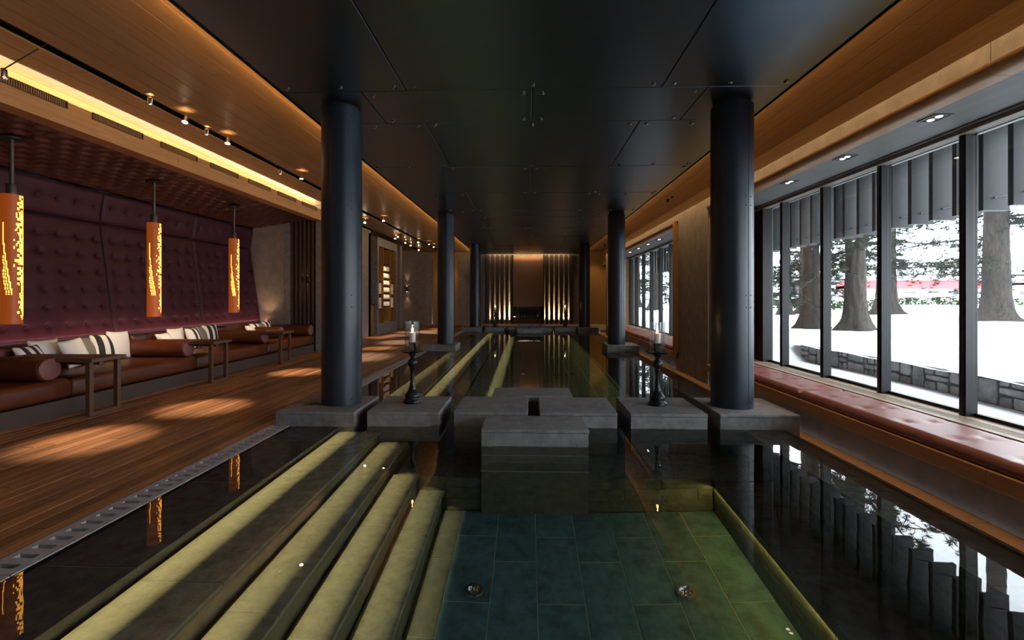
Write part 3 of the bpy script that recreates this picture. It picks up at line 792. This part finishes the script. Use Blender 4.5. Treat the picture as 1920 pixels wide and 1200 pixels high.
bar = thing('bar_niche', 'copper mesh screen above a black niche and red-brown counter in the back wall', 'bar', (.02, YB, 0))
obj('side_panel', MB().box(-.84, -.80, YB - .35, YB + .1, 0, 3.72).box(.83, .87, YB - .35, YB + .1, 0, 3.72), 'back_fin', bar)
sm = MB()
for k in range(54): sm.box(-.79 + k * .03, -.79 + k * .03 + .018, YB - .2, YB - .185, .93, 3.5)
obj('screen_wire', sm, 'copper', bar, kind='stuff')
obj('screen_panel', B(-.80, .83, YB - .17, YB - .15, .93, 3.6), 'copper', bar)
for zz in (1.5, 2.05, 2.65):
    for a, b in ((-.6, -.28), (.32, .66)): obj('screen_shelf', B(a, b, YB - .19, YB - .17, zz, zz + .03), 'copper', bar)
obj('niche_back', B(-.80, .83, YB, YB + .1, .40, .95), 'iron', bar)
obj('counter_top', B(-.80, .83, YB - .35, YB, .34, .375), 'iron', bar)
obj('counter_carcass', B(-.80, .83, YB - .30, YB, 0, .34), 'cabinet', bar)
for a, b in ((-.79, .01), (.03, .82)):
    for z0, z1 in ((.02, .17), (.18, .335)):
        dr = obj('drawer', B(a, b, YB - .32, YB - .30, z0, z1), 'cabinet', bar, bevel=.003)
        h_ = obj('drawer_handle', B((a + b) / 2 - .1, (a + b) / 2 + .1, YB - .335, YB - .32, (z0 + z1) / 2 - .006, (z0 + z1) / 2 + .006), 'chrome', None); h_.parent = dr
for k in range(9):
    x = -.66 + k * .165 + R.uniform(-.03, .03); h_ = R.uniform(.12, .2)
    t = obj('bottle', MB().lathe([(.028, 0), (.03, .01), (.03, h_ * .6), (.011, h_ * .78), (.011, h_)], (x, YB - .14, .375), 12), R.choice(['bottle', 'bottle', 'chrome']), smooth=50)
    tag(t, '%s small bottle from the left on the back niche counter' % ['first', 'second', 'third', 'fourth', 'fifth', 'sixth', 'seventh', 'eighth', 'ninth'][k], 'bottle', 'bottles in the back niche')
for k, x in enumerate((-.62, -.5, .52, .64)):
    t = obj('bottle', MB().tube([(x, YB - .08, .376), (x - .06 * (1 if k < 2 else -1), YB - .04, .74)], [.022, .012]), 'chrome'); tag(t, '%s tall slim pale bottle leaning in the back niche' % ['leftmost', 'left inner', 'right inner', 'rightmost'][k], 'bottle', 'leaning bottles in the back niche')
l = area('niche_light', (.0, YB - .1, .92), (0, 0, -1), .1, 1.3, .6, (1, .8, .6))

# ------------------------------------------------------------------ right side walls
wr = structure('wall_right')
obj('stone_pier', B(3.17, 4.3, 8.30, 10.0, -.18, 3.20), 'stone_wall', wr)
obj('stone_pier', B(3.17, 4.3, 18.3, 19.0, -.18, 3.20), 'stone_wall', wr)
obj('rear_wall', B(4.3, 4.5, 19.0, 25.3, -.1, 3.97), 'stone_wall', wr)
obj('upper_wall', B(4.02, 4.15, -1.5, 25.3, 3.15, 3.97), 'ceil_wood', wr)
y = -1.5
while y < 18.9:
    for (z0, z1) in ((-.18, .15),):
        obj('base_slab', B(3.19, 3.30, y, min(y + 1.99, 19.0), z0, z1), 'stone_wall', wr)
    y += 2.0
y = -1.5
while y < 18.9:
    obj('beam_cladding', B(3.175, 3.23, y, min(y + 2.395, 19.0), 3.04, 3.20), 'stone_wall', wr); y += 2.4
obj('beam_top', B(3.23, 4.02, -1.5, 19.0, 3.06, 3.19), 'stone_wall', wr)
# timber surround of each opening with a rounded underside
tr = structure('trim_4')
def surround(y0, y1):
    r = .075; poly = [(3.14, 3.045)]
    for k in range(7): a = PI + k * PI / 12; poly.append((3.14 + r + r * math.cos(a), 2.97 + r + r * math.sin(a)))
    poly += [(3.32, 2.97), (3.32, 3.045)]
    y = y0
    while y < y1 - .01:
        e = min(y + 2.4, y1); obj('head_trim', MB().prism(poly, y, e - .004), 'oak', tr, smooth=60)
        obj('sill_trim', B(3.14, 3.30, y, e - .004, .15, .265), 'oak', tr, bevel=.004); y = e
surround(-1.5, 8.30); surround(9.93, 18.3)
obj('jamb_trim', B(3.10, 3.26, 9.93, 10.06, .15, 3.06), 'oak', tr, bevel=.004)
obj('jamb_trim', B(3.26, 4.0, 9.98, 10.03, .15, 2.97), 'oak', tr)
obj('jamb_trim', B(3.20, 4.0, 8.26, 8.30, .15, 3.0), 'oak', tr)
obj('jamb_trim', B(3.10, 4.0, 18.26, 18.32, .15, 3.06), 'oak', tr)
def opening(y0, y1, nwin, mull, seat_label):
    so = structure('ceiling', 'grey timber soffit over window %d' % nwin)
    y = y0
    while y < y1 - .01:
        e = min(y + 2.4, y1); cpiece('soffit_board', 'soffit', so, 3.32, 3.86, y, round(e - .003, 2), 2.975, 3.0, .002); y = e
    obj('blind_track', MB().box(3.865, 3.885, y0, y1, 2.955, 2.99), 'chrome', so)
    obj('blind_slot', MB().box(3.885, 3.92, y0, y1, 2.985, 3.0), 'dark_gap', so)
    obj('window_head', B(3.92, 4.06, y0, y1, 2.93, 3.0), 'sill', so)
    sl = structure('trim_%d' % (4 + nwin))
    obj('sill_board', MB().box(3.72, 3.78, y0, y1, .26, .365).box(3.92, 4.08, y0, y1, .10, .365), 'sill', sl)
    obj('seat_support', B(3.28, 3.74, y0, y1, .10, .268), 'dark_gap', sl)
    obj('grille_pit', B(3.78, 3.92, y0, y1, .20, .30), 'dark_gap', sl)
    g = MB(); y = y0
    while y < y1: g.box(3.78, 3.92, y, y + .012, .34, .364); y += .03
    obj('grille_bar', g, 'sill', sl, kind='stuff')
    wn = structure('window_%d' % nwin)
    for m_ in mull:
        obj('mullion', MB().box(3.97, 4.045, m_ - .034, m_ + .034, .36, 2.96).box(4.045, 4.085, m_ - .026, m_ + .026, .36, 2.96).box(3.962, 3.97, m_ - .016, m_ + .016, .36, 2.96), 'frame', wn, bevel=.003)
    ms = sorted(mull)
    for a, b in zip(ms, ms[1:]):
        obj('pane', B(4.07, 4.076, a + .026, b - .026, .37, 2.95), 'pane', wn)
        obj('pane_frame', MB().box(4.05, 4.10, a + .03, b - .03, .36, .395).box(4.05, 4.10, a + .03, b - .03, 2.925, 2.96), 'frame', wn)
    return wn
w1 = opening(-1.5, 8.26, 1, [8.19, 7.43, 6.42, 5.39, 4.385, 3.36, 2.34, 1.32, .30, -.72], '')
obj('end_frame', B(3.94, 4.10, 7.93, 8.26, .36, 2.96), 'frame', w1)
w2 = opening(10.03, 18.26, 2, [10.1, 11.1, 12.14, 13.18, 14.22, 15.26, 16.3, 17.34, 18.2], '')
# window seat cushions
def pad(y0, y1, label):
    t = thing('window_seat_cushion', label, 'cushion', (3.44, (y0 + y1) / 2, .268), 'rose leather window seat cushions')
    L_ = y1 - y0; x0, x1 = 3.165, 3.715
    def top(u, v):
        X_ = x0 + u * (x1 - x0); Y_ = y0 + v * L_
        e = min(u * (x1 - x0), (1 - u) * (x1 - x0), v * L_, (1 - v) * L_)
        h = .362 - .03 * (1 - min(1, e / .03)) ** 2
        du = min(abs(X_ - 3.33), abs(X_ - 3.55)); dy = (Y_ - y0) / .5 - .5; dy = (dy - round(dy)) * .5
        h -= .018 * math.exp(-(du * du + dy * dy) / (2 * .03 ** 2)) + .004 * math.exp(-dy * dy / (2 * .02 ** 2))
        return (X_, Y_, h)
    nu, nv = 18, max(10, int(L_ / .04)); mb = MB().grid(top, nu, nv)
    W = nu + 1
    ring = [i for i in range(W)] + [j * W + nu for j in range(1, nv + 1)] + [nv * W + i for i in range(nu - 1, -1, -1)] + [j * W for j in range(nv - 1, 0, -1)]
    base = len(mb.v)
    for i in ring: p = mb.v[i]; mb.v.append((p[0], p[1], .285))
    n = len(ring)
    for i in range(n): mb.f.append((ring[i], ring[(i + 1) % n], base + (i + 1) % n, base + i))
    b2 = len(mb.v)
    for i in ring: p = mb.v[i]; mb.v.append((p[0] + (.012 if p[0] < 3.4 else -.012), p[1], .268))
    for i in range(n): mb.f.append((base + i, base + (i + 1) % n, b2 + (i + 1) % n, b2 + i))
    mb.f.append(tuple(range(b2, b2 + n)))
    obj('upholstery', mb, 'seat_pad', t, smooth=60)
    pt = []
pad(5.55, 8.12, 'rose leather window seat cushion farthest along the near window')
pad(2.95, 5.54, 'rose leather window seat cushion in the middle of the near window')
pad(.35, 2.94, 'rose leather window seat cushion nearest the camera at the near window')
pad(10.1, 12.7, 'rose leather window seat cushion at the near end of the far window')
pad(12.71, 15.4, 'rose leather window seat cushion in the middle of the far window')
pad(15.41, 18.2, 'rose leather window seat cushion at the far end of the far window')

# downlights in the soffit
def downlight(y, label, p=5):
    t = thing('downlight', label, 'downlight', (3.46, y, 2.975))
    mb = MB()
    obj('bezel', MB().box(3.38, 3.54, y - .09, y - .08, 2.968, 2.976).box(3.38, 3.54, y + .08, y + .09, 2.968, 2.976).box(3.38, 3.39, y - .08, y + .08, 2.968, 2.976).box(3.53, 3.54, y - .08, y + .08, 2.968, 2.976), 'frame', t)
    obj('recess', B(3.39, 3.53, y - .08, y + .08, 2.971, 2.974), 'dark_gap', t)
    for s in (-1, 1): obj('lens', MB().lathe([(.022, 2.966), (.026, 2.971)], (3.46, y + s * .04, 0), 14), 'lens2', t)
    spot('downlight_beam', (3.46, y, 2.955), (3.38, y, 0), p * 3.0, WARM2, 70, 1, .04)
for y, s, p in ((6.27, 'farthest downlight pair in the near soffit', 5), (5.19, 'third nearest downlight pair in the near soffit', 8), (4.07, 'bright downlight pair in the near soffit at upper right', 8), (2.9, 'nearest soffit downlight pair beyond the frame edge', 8), (1.7, 'soffit downlight pair beside the camera', 5),
                (12.37, 'nearest downlight pair in the far soffit', 4), (13.49, 'second downlight pair in the far soffit', 4), (14.66, 'third downlight pair in the far soffit', 4), (15.87, 'farthest downlight pair in the far soffit', 4)):
    downlight(y, s, p)

# ------------------------------------------------------------------ track spotlights on the left timber ceiling
def unpx(px, py, z):
    u = (px - 960) / F; v = (HZ - py) / F
    d = (-math.sin(TH) + u * math.cos(TH), math.cos(TH) + u * math.sin(TH), v); t = (z - H) / d[2]
    return d[0] * t, d[1] * t
SPOTS = [((348, 225), (-4.45, 4.55), 'lit ceiling spotlight nearest the camera on the left track'), ((427, 265), (-4.25, 5.95), 'second lit spotlight on the left ceiling track'),
         ((565, 332), (-4.4, 8.8), 'third lit spotlight on the left track, just left of the column'), ((684, 416), (-4.0, 11.2), 'bright spotlight just right of the nearest left column'),
         ((719, 412), (-4.2, 13.0), 'spotlight second right of the nearest left column'), ((746, 443), (-4.2, 14.8), 'brighter of the paired spotlights above the towel cabinet'),
         ((741, 446), (-5.3, 16.5), 'dimmer of the paired spotlights above the towel cabinet'), ((760, 454), (-4.9, 17.5), 'small far spotlight above the sconce wall'),
         ((770, 459), (-5.0, 19.0), 'small far spotlight right of the sconce'), ((785, 468), (-4.2, 19.3), 'low hanging far spotlight left of the middle column'),
         ((784, 453), (-3.6, 18.5), 'far spotlight close to the black track slot'), ((804, 457), (-3.8, 20), 'far spotlight near the middle column, left of two'), ((813, 462), (-4, 21), 'far spotlight near the middle column, right of two'),
         ((852, 490), (-4, 23), 'last spotlight right of the middle left column')]
def spot_fitting(x, y, z, tgt, label, lit, power, cone=19):
    t = thing('ceiling_spotlight', label, 'spotlight', (x, y, z))
    d = (Vector(tgt) - Vector((x, y, z))).normalized(); c = Vector((x, y, z))
    obj('housing', MB().tube([c - d * .05, c - d * .045, c + d * .02, c + d * .035], [.018, .026, .03, .04], 14), 'chrome', t, smooth=40)
    obj('lens', MB().tube([c + d * .0355, c + d * .038], [.032, .032], 14), 'lens' if lit else 'iron', t)
    top = Vector((-4.75, y + .05, 3.955)); a = c - d * .05
    if abs(x + 4.75) > .5: top = Vector((x, y + .04, 3.90))
    mid = (a + top) / 2 + Vector((-.04, .03, .05))
    obj('arm', MB().tube([a, a + Vector((-.02, .02, .05)), mid, top], .005, 6), 'chrome', t, smooth=40)
    if lit:
        spot('spot_beam', c + d * .06, tgt, power * 1.35, (1.0, .76, .50), cone, 1.0, .02)
        l = bpy.data.lights.new('spill', 'SPOT'); l.energy = 1.6; l.color = (1, .62, .28); l.shadow_soft_size = .02; l.spot_size = 2.2; l.spot_blend = .6
        o = bpy.data.objects.new('spill', l); C.objects.link(o); o.location = c + Vector((.03, -.03, .035)); o.rotation_euler = (PI, 0, 0)
for i, (p, tg, lb) in enumerate(SPOTS):
    x, y = unpx(p[0], p[1], 3.78)
    spot_fitting(x, y, 3.78, (tg[0], tg[1], 0), lb, True, [1400, 1400, 1300][i] if i < 3 else 800)
for p, lb in (((281, 189), 'first unlit spotlight clip on the left track'), ((387, 247), 'second unlit spotlight clip on the left track'), ((525, 322), 'third unlit spotlight clip on the left track')):
    x, y = unpx(p[0], p[1], 3.84); spot_fitting(x, y, 3.84, (-6.5, y + 1.9, .6), lb.replace('unlit', 'turned away'), True, 420, 30)
x, y = unpx(6, 130, 3.7)
t = thing('ceiling_spotlight', 'spotlight on a long thin arm at the left edge of the frame', 'spotlight', (x, y, 3.7))
x2, y2 = unpx(88, 82, 3.95)
obj('arm', MB().tube([(x2, y2, 3.95), (x, y, 3.7)], .006, 8), 'pole', t); obj('housing', MB().lathe([(.03, 3.60), (.035, 3.62), (.03, 3.70), (.01, 3.715)], (x, y, 0), 14), 'chrome', t, smooth=40)
# off-frame spot giving the near pool of light
for (px, py, s) in ((1300, 0, 0),): pass
for k, (px, py, z, lb) in enumerate(((1252, 378, 3.84, 'small dark ceiling sensor on the right timber ceiling'), (1260, 370, 3.88, 'tiny round ceiling sensor on the right timber ceiling'), (1134, 461, 3.84, 'small dark spotlight on the far right timber ceiling'))):
    x, y = unpx(px, py, z)
    t = obj('ceiling_sensor', MB().lathe([(.02, z - .02), (.035, z), (.03, 3.9)], (x, y, 0), 14), 'iron', smooth=40); tag(t, lb, 'sensor')

spot('added_towel_spot', (-4.6, 18.4, 3.75), (-6.0, 19.0, 1.8), 420, WARM2, 34, .8)  # added spot with no fitting, brightens the towel shelves
# sconce on the back left stone wall
t = thing('wall_sconce', 'up and down wall light on the far left stone wall', 'wall light', (-6.6, 25.1, 1.9))
obj('body', MB().lathe([(.05, 1.75), (.05, 2.05)], (-6.6, 25.1, 0), 16), 'iron', t)
obj('light_slot', MB().lathe([(.03, 2.051), (.03, 2.056)], (-6.6, 25.1, 0), 12), 'sconce_glow', t)
obj('light_slot', MB().lathe([(.03, 1.744), (.03, 1.749)], (-6.6, 25.1, 0), 12), 'sconce_glow', t)
spot('sconce_up', (-6.6, 25.08, 2.1), (-6.6, 25.16, 4), 22, WARM2, 50); spot('sconce_down', (-6.6, 25.08, 1.7), (-6.6, 25.16, 0), 22, WARM2, 50)
spot('door_light', (-4.4, 24.4, 3.7), (-4.4, 25.3, 1.2), 35, WARM2, 80); spot('door_light', (3.55, 24.2, 3.7), (3.6, 25.3, 1.2), 22, WARM2, 80)
t = thing('wall_sconce', 'twisted metal wall light beside the far right door', 'wall light', (4.2, 22.5, 1.5))
obj('body', MB().lathe([(.05, .9), (.08, 1.1), (.04, 1.3), (.08, 1.5), (.04, 1.7), (.06, 1.9)], (4.22, 22.5, 0), 12), 'chrome', t, smooth=60)
spot('sconce_beam', (4.1, 22.3, 2.4), (4.25, 22.5, 1.0), 10, WARM2, 60)

# ------------------------------------------------------------------ candlesticks
def candlestick(x, y, label, clabel):
    z = .165; t = thing('candlestick', label, 'candlestick', (x, y, z))
    pf = [(.108, 0), (.112, .012), (.108, .03), (.088, .05), (.085, .062), (.092, .08), (.088, .10), (.062, .135), (.046, .155), (.05, .17), (.036, .19), (.026, .26), (.024, .36), (.030, .40), (.034, .41), (.024, .425),
          (.036, .44), (.052, .46), (.058, .485), (.052, .51), (.034, .53), (.022, .545), (.026, .56), (.044, .59), (.050, .612)]
    obj('stem', MB().lathe([(r, z + h) for r, h in pf], (x, y, 0), 28), 'iron', t, smooth=50)
    obj('drip_pan', MB().lathe([(.04, z + .612), (.11, z + .610), (.135, z + .625), (.137, z + .632), (.11, z + .622), (.04, z + .624)], (x, y, 0), 36), 'iron', t, smooth=60)
    obj('cup', MB().lathe([(.03, z + .62), (.045, z + .66), (.036, z + .70), (.05, z + .725), (.05, z + .735)], (x, y, 0), 24), 'iron', t, smooth=60)
    gl = []; zz0, zz1 = z + .626, z + .985; r = .088
    obj('glass_shade', MB().lathe([(r, zz0), (r, zz1), (r - .004, zz1), (r - .004, zz0)], (x, y, 0), 36, caps=False), 'hurricane', t, smooth=60)
    obj('glass_rim', MB().lathe([(r + .001, zz1 - .002), (r + .001, zz1 + .003), (r - .005, zz1 + .003), (r - .005, zz1 - .002)], (x, y, 0), 36, caps=False), 'hurricane', t, smooth=60)
    c = thing('candle', clabel, 'candle', (x, y, z + .735))
    obj('wax', MB().lathe([(.036, z + .735), (.038, z + .74), (.038, z + .845), (.034, z + .852), (.01, z + .842)], (x, y, 0), 24), 'wax', c, smooth=50)
    obj('wick', MB().tube([(x, y, z + .842), (x + .002, y, z + .862)], .0015, 6), 'iron', c)
    obj('flame', MB().lathe([(.002, z + .852), (.012, z + .868), (.014, z + .878), (.009, z + .90), (.001, z + .925)], (x, y, 0), 16), 'flame', c, smooth=80)
    l = bpy.data.lights.new('candle_light', 'POINT'); l.energy = 1.2; l.color = (1, .6, .28); l.shadow_soft_size = .006
    o = bpy.data.objects.new('candle_light', l); C.objects.link(o); o.location = (x, y, z + .93)
candlestick(-1.41, 5.62, 'tall turned black candlestick with glass shade on the near left block', 'lit ivory candle in the near left candlestick')
candlestick(1.545, 5.60, 'tall turned black candlestick with glass shade on the near right block', 'lit ivory candle in the near right candlestick')
candlestick(-1.41, 19.9, 'small looking black candlestick on the far left block', 'lit candle in the far left candlestick')
candlestick(1.58, 19.9, 'small looking black candlestick on the far right block', 'lit candle in the far right candlestick')

# ------------------------------------------------------------------ OUTSIDE
# fins in front of the upper window
def fins(y0, y1, label):
    t = thing('louvre_screen', label, 'louvres', (6.4, (y0 + y1) / 2, 2.63))
    y = y0; mb = MB()
    while y < y1:
        o = piece('fin', 'fin', t, 6.2, 6.55, y - .035, y + .035, 2.63, 3.82, .004); o.location = (6.375 - 6.4, y - (y0 + y1) / 2, 0)
        mb.tube([(6.33, y - .05, 2.80), (6.50, y - .05, 2.83)], .010, 6); y += .395
    obj('fixing_pin', mb, 'iron', t, kind='stuff')
fins(.65, 9.4, 'dark grey metal fins hanging from the overhang outside the near window')
fins(9.6, 24, 'dark grey metal fins hanging from the overhang outside the far window')
ro = structure('roof_overhang'); obj('slab', B(4.15, 6.9, -1.6, 25.4, 3.82, 4.05), 'frame', ro)
# terrain
def terrain(x, y):
    base = -.02 + .03 * math.sin(x * 1.3 + y * .7)
    wallx = 6.36
    k = max(0, min(1, (y - 10.6) / .9)); k = k * k * (3 - 2 * k)
    up = .36 + max(0, min(1, (x - 6.4) / 8)) * .34 + .035 * math.sin(x * .9 + 1.3 * math.sin(y * .5)) + .03 * math.sin(y * .8 + x * .35)
    if x > 20: up += min((x - 20) * .006, .35)
    if y > 22: up += min((y - 22) * .006, .3)
    if x > wallx: return up
    s = max(0, min(1, (x - (wallx - 1.2)) / 1.2)); s = s * s * (3 - 2 * s)
    return base + (up - base) * s * k
mb = MB()
xs_ = [4.10 + i * .15 for i in range(15)] + [6.33, 6.37, 6.5] + [6.7 + i * .35 for i in range(40)] + [21 + i * 3 for i in range(40)]
ys_ = [-4 + i * .35 for i in range(90)] + [28 + i * 3 for i in range(40)]
mb.v = [(x, y, terrain(x, y)) for y in ys_ for x in xs_]; n = len(xs_)
mb.f = [(j * n + i, j * n + i + 1, (j + 1) * n + i + 1, (j + 1) * n + i) for j in range(len(ys_) - 1) for i in range(n - 1)]
struct('snow_ground', mb, 'snow', smooth=80)
# retaining wall, stone by stone
rw = thing('retaining_wall', 'low rough stone retaining wall with snow on top outside the near window', 'wall', (6.35, 6, 0))
obj('mortar_core', B(6.33, 6.48, -2.0, 11.0, -.1, .35), 'mortar', rw)
r = random.Random(5)
def stone(y0, y1, z0, z1, x=6.33):
    mb = MB(); j = lambda s: r.uniform(-s, s)
    cy, cz = (y0 + y1) / 2, (z0 + z1) / 2
    ring = [(y0 + .01, z0 + .008 + j(.01)), (cy + j(.03), z0 + j(.008)), (y1 - .01, z0 + .008 + j(.01)), (y1 + j(.006), cz + j(.02)), (y1 - .012 + j(.01), z1 - .006 + j(.01)), (cy + j(.04), z1 + j(.008)), (y0 + .012 + j(.01), z1 - .008 + j(.01)), (y0 + j(.006), cz + j(.02))]
    d = r.uniform(.02, .05)
    vs = [(x + .03, a, b) for a, b in ring] + [(x - d * .6, cy + (a - cy) * .9, cz + (b - cz) * .88) for a, b in ring] + [(x - d, cy + j(.02), cz + j(.01))]
    fs = [(i, (i + 1) % 8, 8 + (i + 1) % 8, 8 + i) for i in range(8)] + [(8 + i, 8 + (i + 1) % 8, 16) for i in range(8)]
    obj('wall_stone', mb.add(vs, fs), 'rock', rw, smooth=35)
y = -1.9
while y < 10.95:
    L_ = r.uniform(.22, .46); e = min(y + L_, 11.0); k = r.random()
    if k < .25: stone(y, e, -.02, .35)
    elif k < .6:
        m_ = r.uniform(.12, .2); stone(y, e, -.02, m_ - .006); stone(y, e, m_ + .006, .35)
    else:
        m_ = r.uniform(.1, .15); m2 = m_ + r.uniform(.08, .12); h_ = y + (e - y) * r.uniform(.4, .6)
        stone(y, h_ - .005, -.02, m_); stone(h_ + .005, e, -.02, m_ - .01); stone(y, e, m_ + .01, m2); stone(y, h_ + .03, m2 + .01, .35); stone(h_ + .04, e, m2 + .01, .34)
    y = e + .012
obj('snow_cap', MB().grid(lambda u, v: (6.29 + u * .3, -2 + v * 13.3, .335 + .05 * math.sin(min(1, u * 1.6) * PI / 2) + .012 * math.sin(v * 60)), 6, 80), 'snow', rw, smooth=80)

# trees
NEEDLE = None
def tree(x, y, rad, hgt, label, seed, branches, lean=0.0, mult=1.0):
    r = random.Random(seed); z0 = terrain(x, y) - .15
    t = thing('pine_tree', label, 'tree', (x, y, z0 + .15), 'pine trees in the snow')
    n = 28; rings = 46; mb = MB(); vs = []
    for k in range(rings + 1):
        f = k / rings; z = z0 + hgt * f ** 1.25
        flare = 1 + 1.0 * math.exp(-(z - z0 - .1) / .28)
        rr = rad * (1 - .45 * f) * flare
        for i in range(n):
            a = 2 * PI * i / n
            root = 1 + .22 * math.exp(-(z - z0) / .35) * math.sin(a * 4 + seed)
            b = 1 + .07 * math.sin(a * 9 + z * 2.1 + 2 * math.sin(z * 3 + seed)) + .04 * r.uniform(-1, 1)
            vs.append((x + lean * (z - z0) + rr * root * b * math.cos(a), y + rr * root * b * math.sin(a), z))
    fs = [(k * n + i, k * n + (i + 1) % n, (k + 1) * n + (i + 1) % n, (k + 1) * n + i) for k in range(rings) for i in range(n)]
    obj('trunk', mb.add(vs, fs), 'bark', t, smooth=70)
    br = MB(); nd = MB()
    for (az, bz, ln, drop) in branches:
        p = Vector((x + lean * bz, y, z0 + .15 + bz)); d = Vector((math.cos(az), math.sin(az), .12)); pts = [p.copy()]; st = ln / 8
        for q in range(8):
            d = (d + Vector((r.uniform(-.12, .12), r.uniform(-.12, .12), -drop / 8 + r.uniform(-.06, .06)))).normalized(); p = p + d * st; pts.append(p.copy())
        br.tube(pts, [.035 * (1 - q / 9.5) for q in range(9)], 6)
        for q in range(2, 9):
            for s in range(int(4 * mult)):
                sd = Vector((r.uniform(-1, 1), r.uniform(-1, 1), r.uniform(-.5, .25))).normalized(); l2 = r.uniform(.25, .75); c = pts[q] + sd * l2
                br.tube([pts[q], (pts[q] + c) / 2 + Vector((0, 0, .03)), c], [.010, .007, .003], 3)
                for w_ in range(3):
                    cc = pts[q] + sd * l2 * (.5 + w_ * .25) + Vector((r.uniform(-.06, .06), r.uniform(-.06, .06), r.uniform(-.04, .04)))
                    for m_ in range(20):
                        dd = Vector((r.gauss(0, 1), r.gauss(0, 1), r.gauss(.1, .6))).normalized(); e = cc + dd * r.uniform(.06, .13); sx = dd.cross(Vector((r.random(), r.random(), r.random()))).normalized() * .006
                        nd.add([cc + sx, cc - sx, e - sx * .4, e + sx * .4], [(0, 1, 2, 3)])
    if branches:
        obj('branch', br, 'bark', t, kind='stuff'); obj('needle', nd, 'needles', t, kind='stuff')
r2 = random.Random(21)
def brs(n, z0, z1, l0, l1, azs=None):
    return [((azs[i % len(azs)] if azs else r2.uniform(0, 2 * PI)) + r2.uniform(-.4, .4), r2.uniform(z0, z1), r2.uniform(l0, l1), r2.uniform(.1, .7)) for i in range(n)]
tree(14.81, 15.2, .36, 9, 'thick pine trunk in the snow seen through the rightmost pane', 1, brs(22, 1.3, 4.6, 1.4, 3.2), mult=1.2)
tree(9.15, 13.3, .27, 8, 'pine trunk with grey bark in the second bay of the near window', 2, brs(18, 1.5, 4.4, 1.2, 2.6))
tree(8.59, 14.4, .26, 8, 'pine trunk partly behind the second mullion', 3, brs(12, 1.4, 4.2, 1.2, 2.4))
tree(14.88, 19.8, .36, 9, 'pine trunk mostly hidden behind the third mullion', 4, brs(26, 1.8, 5.2, 1.5, 3.6), mult=1.3)
tree(14.1, 24.0, .36, 10, 'dark green grown pine trunk at the left of the near window', 6, brs(20, .8, 5, 1.5, 3.2), mult=1.2)
tree(12.6, 23.2, .26, 10, 'distant pine trunk seen through the leftmost pane', 7, brs(18, .8, 5, 1.4, 3), mult=1.2)
tree(8.9, 33.0, .35, 11, 'far pine seen through the far window', 9, brs(26, .6, 5.5, 1.6, 3.4), mult=1.2)
tree(9.6, 29.0, .35, 11, 'another far pine seen through the far window', 10, brs(26, .6, 5.5, 1.6, 3.4), mult=1.2)
tree(9.2, 40.0, .4, 11, 'farthest pine beyond the far window', 13, brs(20, .6, 5.5, 1.6, 3.4), mult=1.2)
tree(20.5, 13.0, .3, 9, 'pine beyond the right edge of the near window', 12, brs(20, 1.0, 5, 1.4, 3.2), mult=1.2)
# shrubs
def shrub(x, y, s, label):
    r = random.Random(int(x * 10)); z = terrain(x, y); mb = MB()
    t = thing('snowy_shrub', label, 'shrub', (x, y, z), 'snow covered shrubs')
    for k in range(260):
        a = r.uniform(0, 2 * PI); e = r.uniform(0, 1); c = Vector((x + s * 1.5 * math.cos(a) * e, y + s * math.sin(a) * e, z + s * .8 * (1 - e * e) * r.uniform(.1, 1)))
        d1_ = Vector((r.gauss(0, 1), r.gauss(0, 1), r.gauss(0, 1))).normalized() * s * .10; d2_ = d1_.cross(Vector((r.random(), r.random(), 1))).normalized() * s * .07
        mb.add([c - d1_, c + d2_, c + d1_, c - d2_], [(0, 1, 2, 3)])
    obj('foliage', mb, 'bush', t, kind='stuff')
    sn = MB(); sn.grid(lambda u, v: (x + s * 1.3 * math.cos(2 * PI * u) * v, y + s * .9 * math.sin(2 * PI * u) * v, z + s * (.86 - .3 * v * v + .05 * math.sin(u * 30))), 20, 5)
    obj('snow_cap', sn, 'snow', t, smooth=80)
for i, (x, y, s) in enumerate(((20.5, 30, .9), (24.7, 34, .9), (28.6, 36, 1.0), (32.6, 38, 1.1), (33, 36, 1.0), (33.7, 34, 1.0), (16.6, 26, .9), (15.6, 27.5, 1))):
    shrub(x, y, s, 'snow covered green shrub before the red building, %s' % ['by the second trunk', 'left of the third mullion', 'in the third bay, left', 'in the third bay, middle', 'in the third bay, right', 'beside the thickest trunk', 'between the two left trunks', 'behind the left trunk'][i])
# far building
bd = thing('building', 'long low red building with pale walls far across the snow', 'building', (62, 62, 1))
YF = 62
obj('wall', B(44, 78, YF, YF + 6, .2, 3.0), 'pink_wall', bd); obj('red_band', MB().box(44, 62, YF - .2, YF + 6, 2.55, 3.6).box(66, 78, YF - .2, YF + 6, 2.55, 3.3), 'red_wall', bd)
obj('snow_roof', MB().box(43.5, 62.5, YF - .5, YF + 6, 3.6, 4.0).box(62.5, 78.5, YF - .5, YF + 6, 3.3, 3.6), 'snow', bd)
for k in range(11):
    x = 46 + k * 2.9; obj('window', B(x, x + (1.4 if k % 3 else .8), YF - .05, YF + .1, 1.2, 2.2), 'win_dark', bd)
sh = thing('wooden_hut', 'small snow roofed hut beyond the leftmost pane', 'hut', (20, 36, .7))
obj('wall', B(18.5, 21, 36, 38, .6, 1.7), 'bark', sh); obj('snow_roof', MB().prism([(18, 1.65), (19.75, 2.8), (21.5, 1.65), (21.5, 1.85), (19.75, 3.0), (18, 1.85)], 35.7, 38.3), 'snow', sh)

# wall behind the camera closing the room (same stone)
wbk = structure('wall_front')
obj('stone_panel', B(-7.5, 4.3, -1.75, -1.52, -.2, 3.97), 'stone_wall', wbk)
